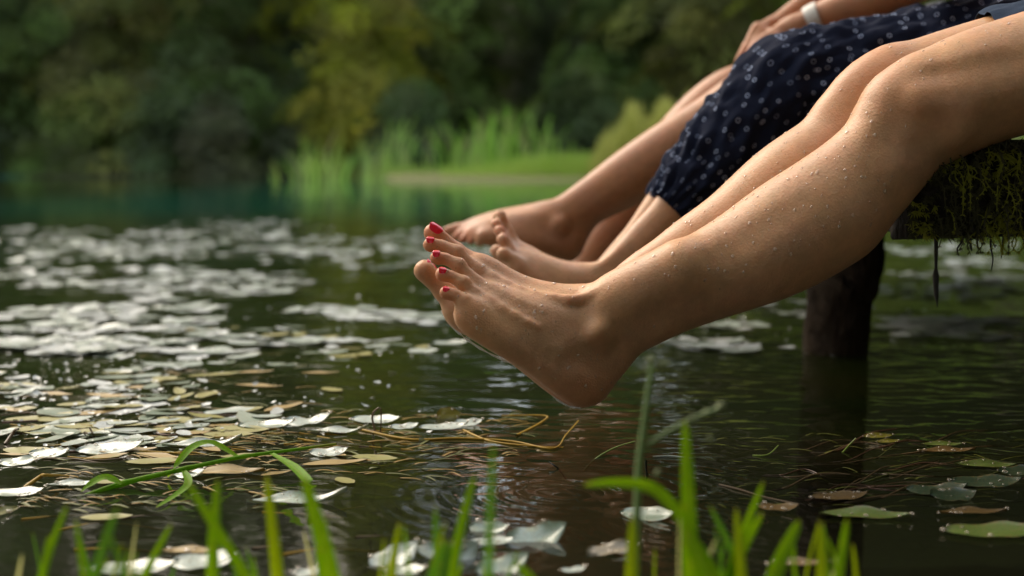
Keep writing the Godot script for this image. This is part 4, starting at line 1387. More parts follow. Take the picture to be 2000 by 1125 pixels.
	for q in near:
		var spots := []
		for i in int(q[4] / 6.0) + 2:
			spots.append(Vector2(r.randf_range(q[0], q[1]), r.randf_range(q[2], q[3])))
		for i in q[4]:
			var at0: Vector2 = spots[r.randi() % spots.size()]
			var px := clampf(at0.x + r.randfn(0.0, 55.0), -30.0, 2030.0)
			var py := at0.y + r.randfn(0.0, 7.0)
			if q[0] == 0 and px > 260 and r.randf() < (px - 260) / 300.0: px *= 0.6
			var p := on_plane(px, py)
			var len_px := r.randf_range(0.026, 0.064) * F / -p.z
			var key: String = keys[r.randi() % keys.size()]
			var shape := r.randi() % 8
			var what: String = ("small " if len_px * -p.z / F < 0.05 else "large ") + ["", "broad ", "narrow ", "wavy ", "slender ", "nicked ", "rounded ", "curled "][shape] + {"leaf_pale_glare": "pale", "leaf_grey": "grey green", "leaf_white_glare": "whitish", "leaf_olive": "olive"}[key]
			leaf_at(px, py, len_px, r.randf() * TAU, shape, M[key], q[5] % what, Vector2(r.randfn(0.0, 0.05) + 0.03, r.randfn(0.0, 0.045)), r.randf_range(0.001, 0.005), q[6])
	# farther out they run together
	var far := []
	for q in [
		[0, 330, 440, 480, 80, 0], [0, 900, 470, 530, 330, 0], [60, 620, 532, 565, 170, 0], [300, 640, 432, 470, 110, 0], [560, 960, 445, 500, 120, 0],
		[90, 560, 590, 625, 90, 0], [0, 420, 640, 690, 150, 0], [620, 860, 590, 640, 60, 0], [500, 760, 640, 672, 26, 0], [250, 480, 560, 600, 40, 0], [440, 480, 425, 450, 4, 0],
		[1720, 2000, 478, 520, 90, 0], [1740, 1980, 530, 580, 80, 0], [1430, 1580, 590, 625, 30, 0], [1300, 1560, 634, 684, 44, 0], [1705, 1990, 622, 660, 96, 0], [0, 200, 600, 650, 20, 0]]:
		var clumps := []
		for i in int(q[4] / 11.0) + 2:
			clumps.append(Vector2(r.randf_range(q[0], q[1]), r.randf_range(q[2], q[3])))
		for i in q[4]:
			var c: Vector2 = clumps[r.randi() % clumps.size()]
			var px := c.x + r.randfn(0.0, 46.0)
			var py := c.y + r.randfn(0.0, 3.0)
			far.append(on_plane(px, maxf(py, 428.0), r.randf_range(0.001, 0.008)))
	for k in 2:
		var mm := MultiMesh.new()
		mm.transform_format = MultiMesh.TRANSFORM_3D
		mm.mesh = leaf_meshes[[3, 1][k]]
		var mine := []
		for i in far.size():
			if i % 2 == k: mine.append(far[i])
		mm.instance_count = mine.size()
		for i in mine.size():
			var s := r.randf_range(0.045, 0.085)
			mm.set_instance_transform(i, Transform3D(Basis(Vector3.UP, r.randf() * TAU) * Basis.from_euler(Vector3(r.randfn(0.0, 0.05), 0, r.randfn(0.0, 0.05))) * Basis.from_scale(Vector3(s, s * 0.22, s)), mine[i]))
		var o := MultiMeshInstance3D.new()
		o.name = numbered("distant_pondweed")
		o.multimesh = mm
		o.material_override = [M.leaf_pale_glare, M.leaf_white_glare][k]
		add_child(o)
		tag(o, ["pale pondweed leaves scattered over the pond beyond the feet", "pondweed leaves painted whitish with sky glare mixed among them farther out"][k], "pondweed", "", "stuff")
	fragments(r)
	weed(r)
	# sunken yellow brown leaves between the floating ones
	for i in 82:
		var px := r.randf_range(0, 480) if i < 46 else r.randf_range(200, 760)
		var py := r.randf_range(720, 890) if i < 46 else (r.randf_range(640, 850) if i < 66 else r.randf_range(880, 1010))
		leaf_at(px, py, r.randf_range(60, 130), r.randfn(0.0, 0.5), [2, 4, 0][i % 3], [M.leaf_brown, M.leaf_tan, M.leaf_olive][i % 3], "%s pondweed leaf lying wet and flat among the left drift" % (["brown", "tan", "olive"][i % 3] + [" slim", " long", " oval"][(i / 3) % 3]), Vector2(r.randfn(0.03, 0.03), 0), 0.0012 if i % 3 else -0.0012, "sunken leaves among the left drift")

func weed(r: RandomNumberGenerator) -> void:
	# long soft strands combed out at the surface
	var gold := []
	var olive := []
	for i in 560:
		var px := r.randf_range(140, 980)
		var py := r.randf_range(690, 905) if px < 560 else r.randf_range(800, 930)
		if i > 330:
			px = r.randf_range(0, 520)
			py = r.randf_range(830, 1000)
		elif i > 250:
			px = r.randf_range(1380, 1960)
			py = r.randf_range(850, 990)
		var pts := []
		var dir := r.randfn(0.0, 0.35)
		var l := r.randf_range(50, 130)
		for k in 4:
			var q := on_plane(px + cos(dir) * l * k / 3.0, py + sin(dir) * l * 0.22 * k / 3.0 + r.randf_range(-3, 3))
			q.y = [-0.004, 0.0006, 0.0002, -0.006][k]
			pts.append(q)
		(gold if r.randf() < 0.5 and (i <= 250 or i > 330) else olive).append(ribbon(curve(pts, 10), r.randf_range(0.0012, 0.0045) * (0.6 if i > 250 and i <= 330 else 1.0), 0.3, Vector3.UP, 0.2, 0.4))
	tag(put("trailing_weed", mix_meshes(gold), M.weed_gold), "golden brown weed strands trailing at the surface", "weed", "", "stuff")
	tag(put("trailing_weed", mix_meshes(olive), M.weed_olive), "olive green weed strands trailing at the surface", "weed", "", "stuff")

func fragments(r: RandomNumberGenerator) -> void:
	# torn bits and bubbles between the leaves, some painted white as glints
	var spots := []
	for i in 420:
		var px := r.randf() * r.randf_range(200, 640)
		spots.append(on_plane(px, r.randf_range(650, 880), 0.0015))
	for i in 90:
		spots.append(on_plane(r.randf_range(430, 900), r.randf_range(560, 860), 0.0012))
	for i in 70:
		spots.append(on_plane(r.randf_range(1290, 2000), r.randf_range(600, 680), 0.0012))
	for i in 26:  # white flakes stand in for the glint at the post waterline
		spots.append(on_plane(1600 + r.randfn(0.0, 16.0), 688 + r.randfn(0.0, 3.0), 0.0015))
	var mm := MultiMesh.new()
	mm.transform_format = MultiMesh.TRANSFORM_3D
	mm.mesh = leaf_meshes[6]
	mm.instance_count = spots.size()
	for i in spots.size():
		var s := 0.005 + 0.013 * r.randf() * r.randf()
		mm.set_instance_transform(i, Transform3D(Basis(Vector3.UP, r.randf() * TAU) * Basis.from_euler(Vector3(r.randfn(0.05, 0.2), 0, r.randfn(0.0, 0.2))) * Basis.from_scale(Vector3(s, s, s)), spots[i]))
	var o := MultiMeshInstance3D.new()
	o.name = "leaf_bits_and_glints"
	o.multimesh = mm
	o.material_override = M.leaf_white_glare
	add_child(o)
	tag(o, "small white torn leaf bits and painted glints afloat between the pondweed leaves", "leaf bits", "", "stuff")

func stem(called: String, px: Array, rad: float, m: Material, label: String, group := "", sink := []) -> void:
	var pts := []
	for i in px.size():
		pts.append(on_plane(px[i][0], px[i][1], sink[i] if i < sink.size() else 0.0008))
	var c := curve(pts, px.size() * 5)
	var rr := []
	for i in c.size():
		rr.append(rad * (1.0 - 0.5 * i / c.size()))
	var o := put(called, tube(c, rr, 6), m)
	tag(o, label, "stem", group)

func stems() -> void:
	var r := RandomNumberGenerator.new()
	r.seed = 555
	stem("water_stem", [[700, 838], [800, 858], [900, 856], [1000, 862], [1080, 876], [1105, 850], [1130, 822]], 0.0016, M.stem_gold, "golden stem under the feet that curls up at its right end", "", [0.001, 0.001, 0.001, 0.001, 0.001, 0.004, 0.008])
	stem("water_stem", [[905, 840], [960, 862], [1050, 872], [1100, 874]], 0.0014, M.stem_gold, "short golden stem joining the curled one under the feet")
	stem("water_stem", [[1010, 850], [1056, 826], [1064, 812], [980, 812]], 0.0016, M.stem_gold, "golden bent stem under the heel", "", [0.001, 0.001, 0.006, 0.004])
	stem("water_stem", [[1140, 920], [1165, 895], [1200, 875], [1240, 862]], 0.0012, M.stem_green, "thin green stem slanting up right of the heel's reflection", "", [-0.01, 0.0, 0.004, 0.01])
	stem("water_stem", [[1105, 935], [1090, 915], [1072, 902]], 0.0012, M.stem_dark, "short dark twig poking out under the heel's reflection", "", [-0.02, 0.0, 0.006])
	stem("water_stem", [[735, 850], [727, 815], [735, 800], [744, 802], [743, 850]], 0.0015, M.stem_brown, "brown stalk bent like a hook out of the water", "", [-0.004, 0.016, 0.028, 0.027, -0.004])
	stem("water_stem", [[1262, 900], [1262, 915], [1266, 935]], 0.0013, M.stem_dark, "dark twig standing in the water behind the bent grass", "", [0.016, 0.006, -0.01])
	stem("water_stem", [[1275, 893], [1310, 891], [1346, 895]], 0.0014, M.leaf_pale_glare, "thin white glinting stem beside the upright grass blade")
	stem("water_stem", [[1405, 947], [1440, 955], [1490, 970], [1560, 985]], 0.0014, M.stem_brown, "thin stem with a bright end in the dark water at the right")
	stem("water_stem", [[1645, 885], [1660, 868], [1672, 856]], 0.0011, M.stem_green, "short bright green stem below the post", "", [0.0, 0.006, 0.012])
	stem("water_stem", [[1470, 890], [1500, 888], [1520, 870]], 0.0011, M.stem_green, "short green stem left of the post's reflection", "", [0.0, 0.002, 0.008])
	for i in 34:
		var y := 866.0 + 3.4 * i + r.randf_range(-12, 12)
		var x0 := r.randf_range(1480, 1800)
		var l := r.randf_range(0.5, 1.1)
		var slope := r.randf_range(-0.16, 0.05)
		stem("water_stem", [[x0, y + 10], [x0 + 70 * l, y + r.randf_range(-2, 12)], [x0 + 150 * l, y + 150 * slope + r.randf_range(-9, 9)], [x0 + 240 * l, y + 240 * slope + r.randf_range(-10, 10)], [x0 + 340 * l, y + 300 * slope + r.randf_range(-16, 12)]], r.randf_range(0.0005, 0.0012), [M.stem_red, M.stem_brown, M.stem_olive, M.stem_brown][i % 4], "%s stem in the tangle combed out below the jetty" % ["thin reddish", "thin brown", "thin olive", "fine brown"][i % 4], "tangle of stems below the jetty", [-0.006, 0.0, 0.0005, -0.001, -0.006])
	for i in 34:
		var x0 := r.randf_range(380, 800)
		var y0 := 836.0 + r.randf_range(0, 44)
		stem("water_stem", [[x0, y0], [x0 + 90, y0 + 8 + r.randf_range(-4, 8)], [x0 + 190, y0 + 16 + r.randf_range(-8, 12)], [x0 + 260 + r.randf_range(0, 80), y0 + 30 + r.randf_range(-22, 24)]], r.randf_range(0.0007, 0.0013), [M.stem_gold, M.stem_gold, M.stem_brown][i % 3], "golden stem in the tangle left of the feet's reflection", "tangle of golden stems", [0.0005, -0.004, -0.008, -0.016])
	for i in 22:
		var x0 := r.randf_range(0, 400)
		var y0 := r.randf_range(800, 920)
		stem("water_stem", [[x0, y0], [x0 + 60, y0 + r.randf_range(-8, 8)], [x0 + 130, y0 + r.randf_range(-16, 12)], [x0 + 210, y0 + r.randf_range(-24, 18)]], r.randf_range(0.0007, 0.0014), [M.stem_brown, M.stem_gold, M.stem_red][i % 3], "%s stem threaded through the leaves at the left" % ["brown", "golden", "reddish"][i % 3], "stems threaded through the left drift", [0.0005, 0.001, -0.002, -0.008])
	for i in 10:
		var x0 := r.randf_range(0, 800)
		var y0 := r.randf_range(985, 1085)
		stem("water_stem", [[x0, y0], [x0 + 90, y0 + r.randf_range(-16, 4)], [x0 + 200, y0 + r.randf_range(-22, 10)]], r.randf_range(0.0008, 0.0014), [M.stem_brown, M.stem_gold][i % 2], "thin %s stem in the dark water behind the grass blades" % ["brown", "golden"][i % 2], "stems behind the grass blades", [0.0006, -0.002, -0.008])
	# broken dry stalks at the left
	stem("dry_stalk", [[10, 868], [28, 842], [36, 838]], 0.0022, M.stem_brown, "broken dry stalk sticking up at the left edge", "", [0.0, 0.012, 0.02])
	stem("dry_stalk", [[48, 953], [80, 930], [90, 928], [135, 930]], 0.0022, M.stem_gold, "dry bent stalk beside the narrow pale leaf at the left", "", [0.0, 0.008, 0.012, 0.004])
	stem("dry_stalk", [[165, 845], [185, 858], [175, 835]], 0.002, M.stem_brown, "short snapped stalk above the long pale leaf", "", [0.006, 0.0, 0.012])

func reed_stem() -> void:
	var hs := [-0.004, 0.004, 0.012, 0.016, 0.018, 0.022]
	var px := [[154, 975], [237, 945], [356, 917], [467, 893], [546, 882], [656, 867]]
	var pts := []
	for i in 6:
		pts.append(on_plane(px[i][0], px[i][1], hs[i]))
	var root: Vector3 = pts[2]
	var t := thing("broken_reed", root, "bright green broken reed stem with four leaves drifting over the near water", "reed")
	var rad := []
	for i in 30:
		rad.append((0.0031 - 0.0018 * i / 29.0) * (1.25 if i in [6, 12, 18, 22] else 1.0))
	put("stem", tube(curve(pts, 30), rad, 8), M.reed_near, t).position = -root
	for q in [
		[[[465, 893, 0.016], [415, 866, 0.03], [376, 874, 0.032], [344, 909, 0.018], [328, 933, 0.002]], 0.0085],
		[[[356, 915, 0.012], [368, 941, 0.008], [352, 961, 0.004], [304, 992, 0.002]], 0.0075],
		[[[530, 886, 0.018], [573, 913, 0.024], [601, 941, 0.02], [609, 953, 0.012], [593, 971, 0.002]], 0.0105],
		[[[237, 945, 0.006], [206, 933, 0.012], [178, 945, 0.01], [158, 961, 0.002]], 0.0085]]:
		var l := []
		for p in q[0]:
			l.append(on_plane(p[0], p[1], p[2]))
		put("leaf", ribbon(curve(l, 18), q[1], 0.3, Vector3(0.15, 1, 0.55).normalized(), 0.3, 0.45), M.reed_near, t).position = -root

func grass() -> void:
	# every tuft: blades as [tip x, tip y, foot x, distance, width in pixels, bend, material]
	var tufts := [
		["low tuft of grass blades at the lower left corner", [[132, 985, 84, 0.88, 17, 0.1, "grass"], [148, 1012, 188, 0.86, 16, -0.1, "grass"], [232, 985, 184, 0.80, 24, 0.1, "grass_blue"], [336, 1022, 262, 0.9, 18, 0.15, "grass"], [250, 1068, 256, 0.9, 12, 0.0, "grass"], [96, 1045, 92, 0.87, 16, 0.0, "grass"], [215, 1040, 262, 0.8, 14, -0.2, "grass_blue"], [214, 1090, 160, 0.9, 14, 0.2, "grass"]]],
		["tuft of four tall blades left of middle with one leaning across", [[426, 935, 426, 0.88, 28, 0.0, "grass"], [362, 935, 590, 0.86, 24, -0.1, "grass"], [521, 925, 560, 0.9, 26, -0.06, "grass_light"], [592, 928, 672, 0.86, 36, -0.12, "grass"], [650, 1085, 640, 0.9, 20, 0.0, "grass"], [468, 1090, 480, 0.86, 20, 0.05, "grass_blue"]]],
		["tuft of grass at the bottom middle with one slanting blade", [[780, 1018, 764, 0.9, 19, 0.05, "grass_light"], [928, 925, 872, 0.88, 22, 0.08, "grass"], [850, 988, 864, 0.88, 18, 0.0, "grass_blue"], [964, 858, 954, 0.8, 17, 0.02, "grass_blue"], [876, 1052, 846, 0.86, 46, 0.1, "grass_blue"], [1004, 1092, 1060, 0.86, 30, -0.3, "grass"]]],
		["tallest grass tuft right of middle with a leaf bent over to the left", [[1338, 818, 1352, 0.88, 31, 0.02, "grass"], [1236, 1008, 1222, 0.88, 27, 0.0, "grass_light"], [1492, 938, 1372, 0.9, 20, 0.1, "grass"], [1385, 985, 1470, 0.9, 17, -0.15, "grass_blue"], [1438, 990, 1446, 0.88, 22, 0.0, "grass_light"], [1340, 1040, 1376, 0.86, 54, -0.2, "grass"], [1490, 1000, 1400, 0.9, 26, 0.25, "grass"], [1562, 1014, 1492, 0.88, 34, 0.2, "grass"]]],
		["pair of short blades right of the tallest grass tuft", [[1602, 1022, 1588, 0.88, 24, 0.0, "grass_light"], [1654, 1012, 1616, 0.88, 23, 0.08, "grass"], [1640, 1060, 1630, 0.86, 16, 0.05, "grass"]]]]
	for q in tufts:
		var list: Array = q[1]
		var b0: Array = list[0]
		var root := at(b0[2], 1240, b0[3])
		root.y = maxf(0.0, root.y)
		var t := thing("grass_tuft", root, q[0], "grass tuft", "grass at the near edge of the water")
		for b in list:
			var d: float = b[3]
			var tip := at(b[0], b[1], d)
			var foot := at(b[2], 1235, d + 0.01)
			foot.y = maxf(land(foot.x, foot.z), -0.02) - 0.005
			foot.z = -d + 0.02
			var mid := foot.lerp(tip, 0.55) + Vector3(-b[5] * 0.05, 0.0, 0.01)
			put("blade", ribbon(curve([foot, mid, tip], 14), b[4] * d / F, 0.35, Vector3(0.25 * sin(b[0]), 0.1, 1).normalized(), 0.35), M[b[6]], t).position = -root
		# thinner blades and a few dry ones between them
		var rr := RandomNumberGenerator.new()
		rr.seed = int(b0[0])
		for k in 7:
			var fx: float = list[rr.randi() % list.size()][2] + rr.randf_range(-70, 70)
			var d := rr.randf_range(0.84, 0.98)
			var foot := at(fx, 1235, d)
			foot.y = maxf(land(foot.x, foot.z), -0.02) - 0.005
			var tip := at(fx + rr.randf_range(-70, 70), rr.randf_range(1010, 1110), d)
			put("blade", ribbon(curve([foot, foot.lerp(tip, 0.55) + Vector3(rr.randf_range(-0.006, 0.006), 0, 0), tip], 12), rr.randf_range(5, 11) * d / F, 0.3, Vector3(rr.randf_range(-0.4, 0.4), 0.1, 1).normalized(), 0.3), M[["grass", "grass_blue", "grass_light", "reed_dry"][rr.randi() % 4]], t).position = -root
		if b0[0] == 1338:
			var l := [at(1400, 1200, 0.87), at(1345, 1040, 0.88), at(1300, 975, 0.885), at(1262, 950, 0.885), at(1200, 944, 0.88), at(1138, 948, 0.87)]
			put("blade", ribbon(curve(l, 24), 24 * 0.88 / F, 0.5, Vector3(0.1, 0.5, 1).normalized(), 0.3), M.grass, t).position = -root
	# a sedge stalk with small seed heads
	var root2 := at(1240, 1240, 0.9)
	root2.y = 0.0
	var s := thing("sedge_stalk", root2, "thin flowering sedge stalk rising below the heel with pale seed heads", "sedge")
	var pts := curve([Vector3(root2.x, 0, root2.z), at(1246, 950, 0.9), at(1258, 830, 0.9), at(1274, 712, 0.9)], 24)
	var rad := []
	for i in 24:
		rad.append(0.0028 - 0.0011 * i / 23.0)
	put("stem", tube(pts, rad, 8), M.sedge, s).position = -root2
	pts = curve([at(1262, 872, 0.9), at(1300, 846, 0.895), at(1352, 818, 0.89), at(1404, 797, 0.885)], 14)
	put("branch", tube(pts, [0.0016, 0.0016, 0.0016, 0.0015, 0.0015, 0.0015, 0.0014, 0.0014, 0.0013, 0.0013, 0.0012, 0.0012, 0.0011, 0.001], 6), M.sedge, s).position = -root2
	for q in [[1272, 704, 0.0032], [1290, 714, 0.0026], [1302, 711, 0.0024], [1262, 722, 0.0022], [1406, 795, 0.0036], [1378, 806, 0.0026], [1388, 858, 0.0026], [1356, 818, 0.0028], [1284, 925, 0.003]]:
		var sp := SphereMesh.new()
		sp.radius = q[2] * 0.7
		sp.height = q[2] * 2.1
		sp.radial_segments = 12
		sp.rings = 8
		var o := put("seed_head", sp, M.seed, s)
		o.position = at(q[0], q[1], 0.89) - root2
		o.rotation = Vector3(0.3, 0, q[0] * 0.1)

# ================================================================ materials
func skin_mat(tex_seed: int, rough: float, coat: float) -> StandardMaterial3D:
	var m := mat(Color.WHITE, rough, 0.42)
	m.cull_mode = BaseMaterial3D.CULL_BACK
	m.vertex_color_use_as_albedo = true
	m.albedo_texture = noise_tex(0.012, [[0.0, Color(0.93, 0.91, 0.90)], [0.45, Color(0.98, 0.975, 0.97)], [0.7, Color(1, 1, 1)], [1.0, Color(0.98, 0.96, 0.95)]], tex_seed, 5)
	m.uv1_triplanar = true
	m.uv1_scale = Vector3(9, 9, 9)
	m.roughness_texture = noise_tex(0.02, [[0.0, Color(0.75, 0.75, 0.75)], [1.0, Color(1, 1, 1)]], tex_seed + 3, 4)
	m.normal_enabled = true
	m.normal_texture = noise_tex(0.09, [], tex_seed + 9, 4, 512, FastNoiseLite.TYPE_CELLULAR, 3.0)
	m.normal_scale = 0.7
	m.clearcoat_enabled = coat > 0.0
	m.clearcoat = coat
	m.clearcoat_roughness = 0.25
	m.subsurf_scatter_enabled = true
	m.subsurf_scatter_strength = 0.22
	return m

func leaf_mat(color: Color, rough: float, veins: Color, light := 0.35, coat := 0.0) -> StandardMaterial3D:
	var m := mat(Color.WHITE, rough, 0.55)
	var im := Image.create(128, 64, false, Image.FORMAT_RGBA8)
	for y in 64:
		for x in 128:
			var s := absf(y / 31.5 - 1.0)
			var t := x / 127.0
			var v := pow(absf(sin((s * 5.5 - t * 0.6) * PI)), 14.0) * 0.5 + (1.0 if s < 0.05 else 0.0)
			var k := n3.get_noise_3d(x * 7.0, y * 10.0, color.r * 900.0)
			var c := color.lerp(veins, clampf(v * 0.7, 0, 1)) * (1.0 + 0.45 * k)
			var edge := clampf((s - 0.8) * 5.0, 0.0, 1.0) * clampf(0.5 + n3.get_noise_3d(x * 4.0, y * 2.0, 77.0) * 2.5, 0.0, 1.0)
			c = c.lerp(Color(0.22, 0.14, 0.04), edge * 0.7)
			if k > 0.3: c = c.lerp(Color(0.2, 0.12, 0.04), clampf((k - 0.3) * 4.0, 0.0, 0.75))
			im.set_pixel(x, y, Color(c.r, c.g, c.b).linear_to_srgb())
	m.albedo_texture = ImageTexture.create_from_image(im)
	m.texture_repeat = false
	m.clearcoat_enabled = coat > 0.0
	m.clearcoat = coat
	m.clearcoat_roughness = 0.22
	m.backlight_enabled = light > 0.0
	m.backlight = Color(light, light, light * 0.6)
	return m

func blade_mat(color: Color, seed_: int) -> StandardMaterial3D:
	# ribs along the blade, a pale midrib, scars and a dry tip
	var m := mat(Color.WHITE, 0.5, 0.25)
	var im := Image.create(48, 256, false, Image.FORMAT_RGBA8)
	for y in 256:
		for x in 48:
			var rib := 0.5 + 0.5 * sin(x * 1.3)
			var k := n3.get_noise_3d(x * 12.0, y * 1.6, seed_ * 90.0)
			var c := color * (0.82 + 0.22 * rib + 0.35 * k)
			if absi(x - 24) < 2: c = c.lerp(Color(0.4, 0.5, 0.12), 0.4)
			if k > 0.42: c = c.lerp(Color(0.3, 0.22, 0.06), clampf((k - 0.42) * 6.0, 0.0, 0.6))
			var dry := clampf((y - 236.0 + 14.0 * n3.get_noise_3d(x * 9.0, seed_ * 60.0, 2.0)) / 20.0, 0.0, 1.0)
			c = c.lerp(Color(0.34, 0.27, 0.08), dry * 0.7)
			im.set_pixel(x, y, Color(c.r, c.g, c.b).linear_to_srgb())
	m.albedo_texture = ImageTexture.create_from_image(im)
	m.texture_repeat = false
	return m

func rings_tex() -> ImageTexture:
	var n := 1024
	var im := Image.create(n, n, false, Image.FORMAT_RGBA8)
	im.fill(Color(0.045, 0.055, 0.095))
	var r := RandomNumberGenerator.new()
	r.seed = 8
	for y in n:
		for x in n:
			var k := n3.get_noise_3d(x * 3.0, y * 3.0, 7.0) * 0.014 + (0.007 if (x + y) % 4 < 2 else 0.0)
			im.set_pixel(x, y, Color(0.105 + k, 0.125 + k, 0.19 + k * 1.3))
	# rows of small rings, some faint, some doubled, on a loose lattice
	for gy in 9:
		for gx in 9:
			var q := r.randf()
			if q < 0.1: continue
			var cx := (gx + 0.5 + (0.5 if gy % 2 else 0.0) + r.randf_range(-0.25, 0.25)) * n / 9.0
			var cy := (gy + 0.5 + r.randf_range(-0.25, 0.25)) * n / 9.0
			var count := 1 if q < 0.74 else (2 if q < 0.9 else 3)
			var a := 0.0 if r.randf() < 0.5 else PI / 2
			for k in count:
				var x0 := cx + cos(a) * k * 66.0
				var y0 := cy + sin(a) * k * 66.0
				var rad := r.randf_range(12.0, 14.5)
				var pale := r.randf_range(0.5, 1.0)
				for y in range(-26, 27):
					for x in range(-26, 27):
						var d := sqrt(x * x + y * y * 0.85)
						var w := clampf(1.0 - absf(d - rad) / 3.6, 0.0, 1.0)
						w = minf(1.0, w * 1.6) * pale
						if w > 0.0:
							var ix := posmod(int(x0) + x, n)
							var iy := posmod(int(y0) + y, n)
							im.set_pixel(ix, iy, im.get_pixel(ix, iy).lerp(Color(0.74, 0.79, 0.9), w))
	return ImageTexture.create_from_image(im)

func cloth(color: Color, seed_: int) -> StandardMaterial3D:
	var m := mat(color, 0.9, 0.2)
	m.normal_enabled = true
	m.normal_texture = noise_tex(0.2, [], seed_, 2, 256, FastNoiseLite.TYPE_SIMPLEX, 2.0)
	m.normal_scale = 0.4
	m.uv1_triplanar = true
	m.uv1_scale = Vector3(12, 12, 12)
	return m

func wood_mat(a: Color, b: Color, seed_: int, rough: float, scale := Vector3(3, 3, 3)) -> StandardMaterial3D:
	var m := mat(Color.WHITE, rough, 0.2)
	m.albedo_texture = noise_tex(0.02, [[0.0, a], [0.5, a.lerp(b, 0.4)], [1.0, b]], seed_, 5)
	m.normal_enabled = true
	m.normal_texture = noise_tex(0.04, [], seed_ + 1, 5, 512, FastNoiseLite.TYPE_SIMPLEX, 8.0)
	m.uv1_triplanar = true
	m.uv1_scale = scale
	return m

func materials() -> void:
	M.skin = skin_mat(11, 0.56, 0.05)
	M.skin_dry = skin_mat(21, 0.55, 0.06)
	M.polish = mat(lin(0.78, 0.008, 0.025), 0.2, 0.5)
	M.polish.clearcoat_enabled = true
	M.polish.clearcoat = 0.4
	M.polish.clearcoat_roughness = 0.05
	M.drop = mat(lin(0.7, 0.56, 0.4, 0.3), 0.03, 0.6)
	M.drop.cull_mode = BaseMaterial3D.CULL_BACK
	M.drop.transparency = BaseMaterial3D.TRANSPARENCY_ALPHA
	M.hair = mat(Color.WHITE, 0.5, 0.5)
	M.hair.vertex_color_use_as_albedo = true
	M.ring_cloth = cloth(Color.WHITE, 3)
	M.ring_cloth.uv1_triplanar = false
	M.ring_cloth.uv1_scale = Vector3.ONE
	M.ring_cloth.normal_enabled = false
	M.ring_cloth.albedo_texture = rings_tex()
	M.blue_cloth = cloth(lin(0.03, 0.045, 0.075), 4)
	M.grey_cloth = cloth(lin(0.12, 0.13, 0.15), 5)
	M.navy_cloth = cloth(lin(0.012, 0.015, 0.028), 6)
	M.teal_cloth = cloth(lin(0.01, 0.12, 0.16), 7)
	M.white_band = mat(lin(0.62, 0.57, 0.5), 0.45)
	# water
	var w := mat(Color(1, 1, 1, 0.62), 0.03, 0.5)
	w.transparency = BaseMaterial3D.TRANSPARENCY_ALPHA
	w.normal_enabled = true
	w.normal_texture = noise_tex(0.035, [], 71, 4, 1024, FastNoiseLite.TYPE_SIMPLEX_SMOOTH, 2.0)
	w.normal_scale = 0.05
	w.uv1_scale = Vector3(1.3, 2.2, 1)
	w.vertex_color_use_as_albedo = true
	M.water = w
	M.soil = mat(Color.WHITE, 0.95, 0.2)
	M.soil.vertex_color_use_as_albedo = true
	M.soil.albedo_texture = noise_tex(0.02, [[0.0, Color(0.55, 0.52, 0.5)], [0.6, Color(0.95, 0.95, 0.95)], [1.0, Color(1, 1, 1)]], 81, 6, 1024)
	M.soil.uv1_triplanar = true
	M.soil.uv1_world_triplanar = true
	M.soil.uv1_scale = Vector3(0.9, 0.9, 0.9)
	# leaves and wood
	M.foliage = mat(Color.WHITE, 0.55, 0.4)
	M.foliage.vertex_color_use_as_albedo = true
	M.foliage.backlight_enabled = true
	M.foliage.backlight = Color(0.7, 0.75, 0.3)
	M.bark = wood_mat(Color(0.09, 0.075, 0.06), Color(0.22, 0.19, 0.15), 91, 0.9, Vector3(2, 0.6, 2))
	M.reed = mat(lin(0.13, 0.36, 0.025), 0.55, 0.25)
	M.reed_light = mat(lin(0.23, 0.45, 0.05), 0.55, 0.25)
	M.reed_dry = mat(lin(0.24, 0.22, 0.1), 0.6)
	M.reed_dark = mat(lin(0.12, 0.26, 0.05), 0.5)
	M.mound = mat(lin(0.2, 0.21, 0.022), 0.6)
	M.turf = mat(lin(0.15, 0.3, 0.018), 0.6)
	for k in ["reed", "reed_light", "reed_dry", "reed_dark", "mound", "turf"]:
		M[k].backlight_enabled = true
		M[k].backlight = Color(0.8, 0.8, 0.5)
	M.wood = wood_mat(Color(0.12, 0.1, 0.085), Color(0.23, 0.2, 0.165), 101, 0.75)
	M.wood_b = wood_mat(Color(0.14, 0.12, 0.1), Color(0.26, 0.23, 0.19), 103, 0.75)
	M.wood_c = wood_mat(Color(0.11, 0.095, 0.08), Color(0.21, 0.18, 0.15), 105, 0.8)
	M.post = wood_mat(Color(0.15, 0.12, 0.095), Color(0.3, 0.25, 0.19), 107, 0.95, Vector3(4, 1, 4))
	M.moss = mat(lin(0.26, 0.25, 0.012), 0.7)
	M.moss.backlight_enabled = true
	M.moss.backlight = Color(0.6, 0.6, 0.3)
	M.moss_unlit = mat(lin(0.06, 0.052, 0.014), 0.8)  # dark copy of the moss for its unlit parts
	M.root = mat(lin(0.025, 0.02, 0.014), 0.6)
	# pondweed
	M.leaf_pale_glare = leaf_mat(Color(0.37, 0.45, 0.40), 0.38, Color(0.42, 0.48, 0.4), 0.35, 0.35)  # paler than the real leaf, sky glare is put into the colour
	M.leaf_white_glare = leaf_mat(Color(0.54, 0.59, 0.59), 0.36, Color(0.56, 0.6, 0.58), 0.35, 0.35)  # leaf whitened to carry the glare of the sky
	M.leaf_grey = leaf_mat(Color(0.24, 0.32, 0.24), 0.3, Color(0.3, 0.38, 0.28), 0.35, 0.5)
	M.leaf_dark = leaf_mat(Color(0.035, 0.07, 0.035), 0.36, Color(0.06, 0.1, 0.05), 0.2)
	M.leaf_green = leaf_mat(Color(0.1, 0.16, 0.025), 0.4, Color(0.13, 0.2, 0.04))
	M.leaf_olive = leaf_mat(Color(0.2, 0.19, 0.01), 0.45, Color(0.28, 0.26, 0.03))
	M.leaf_tan = leaf_mat(Color(0.28, 0.17, 0.012), 0.5, Color(0.34, 0.22, 0.03))
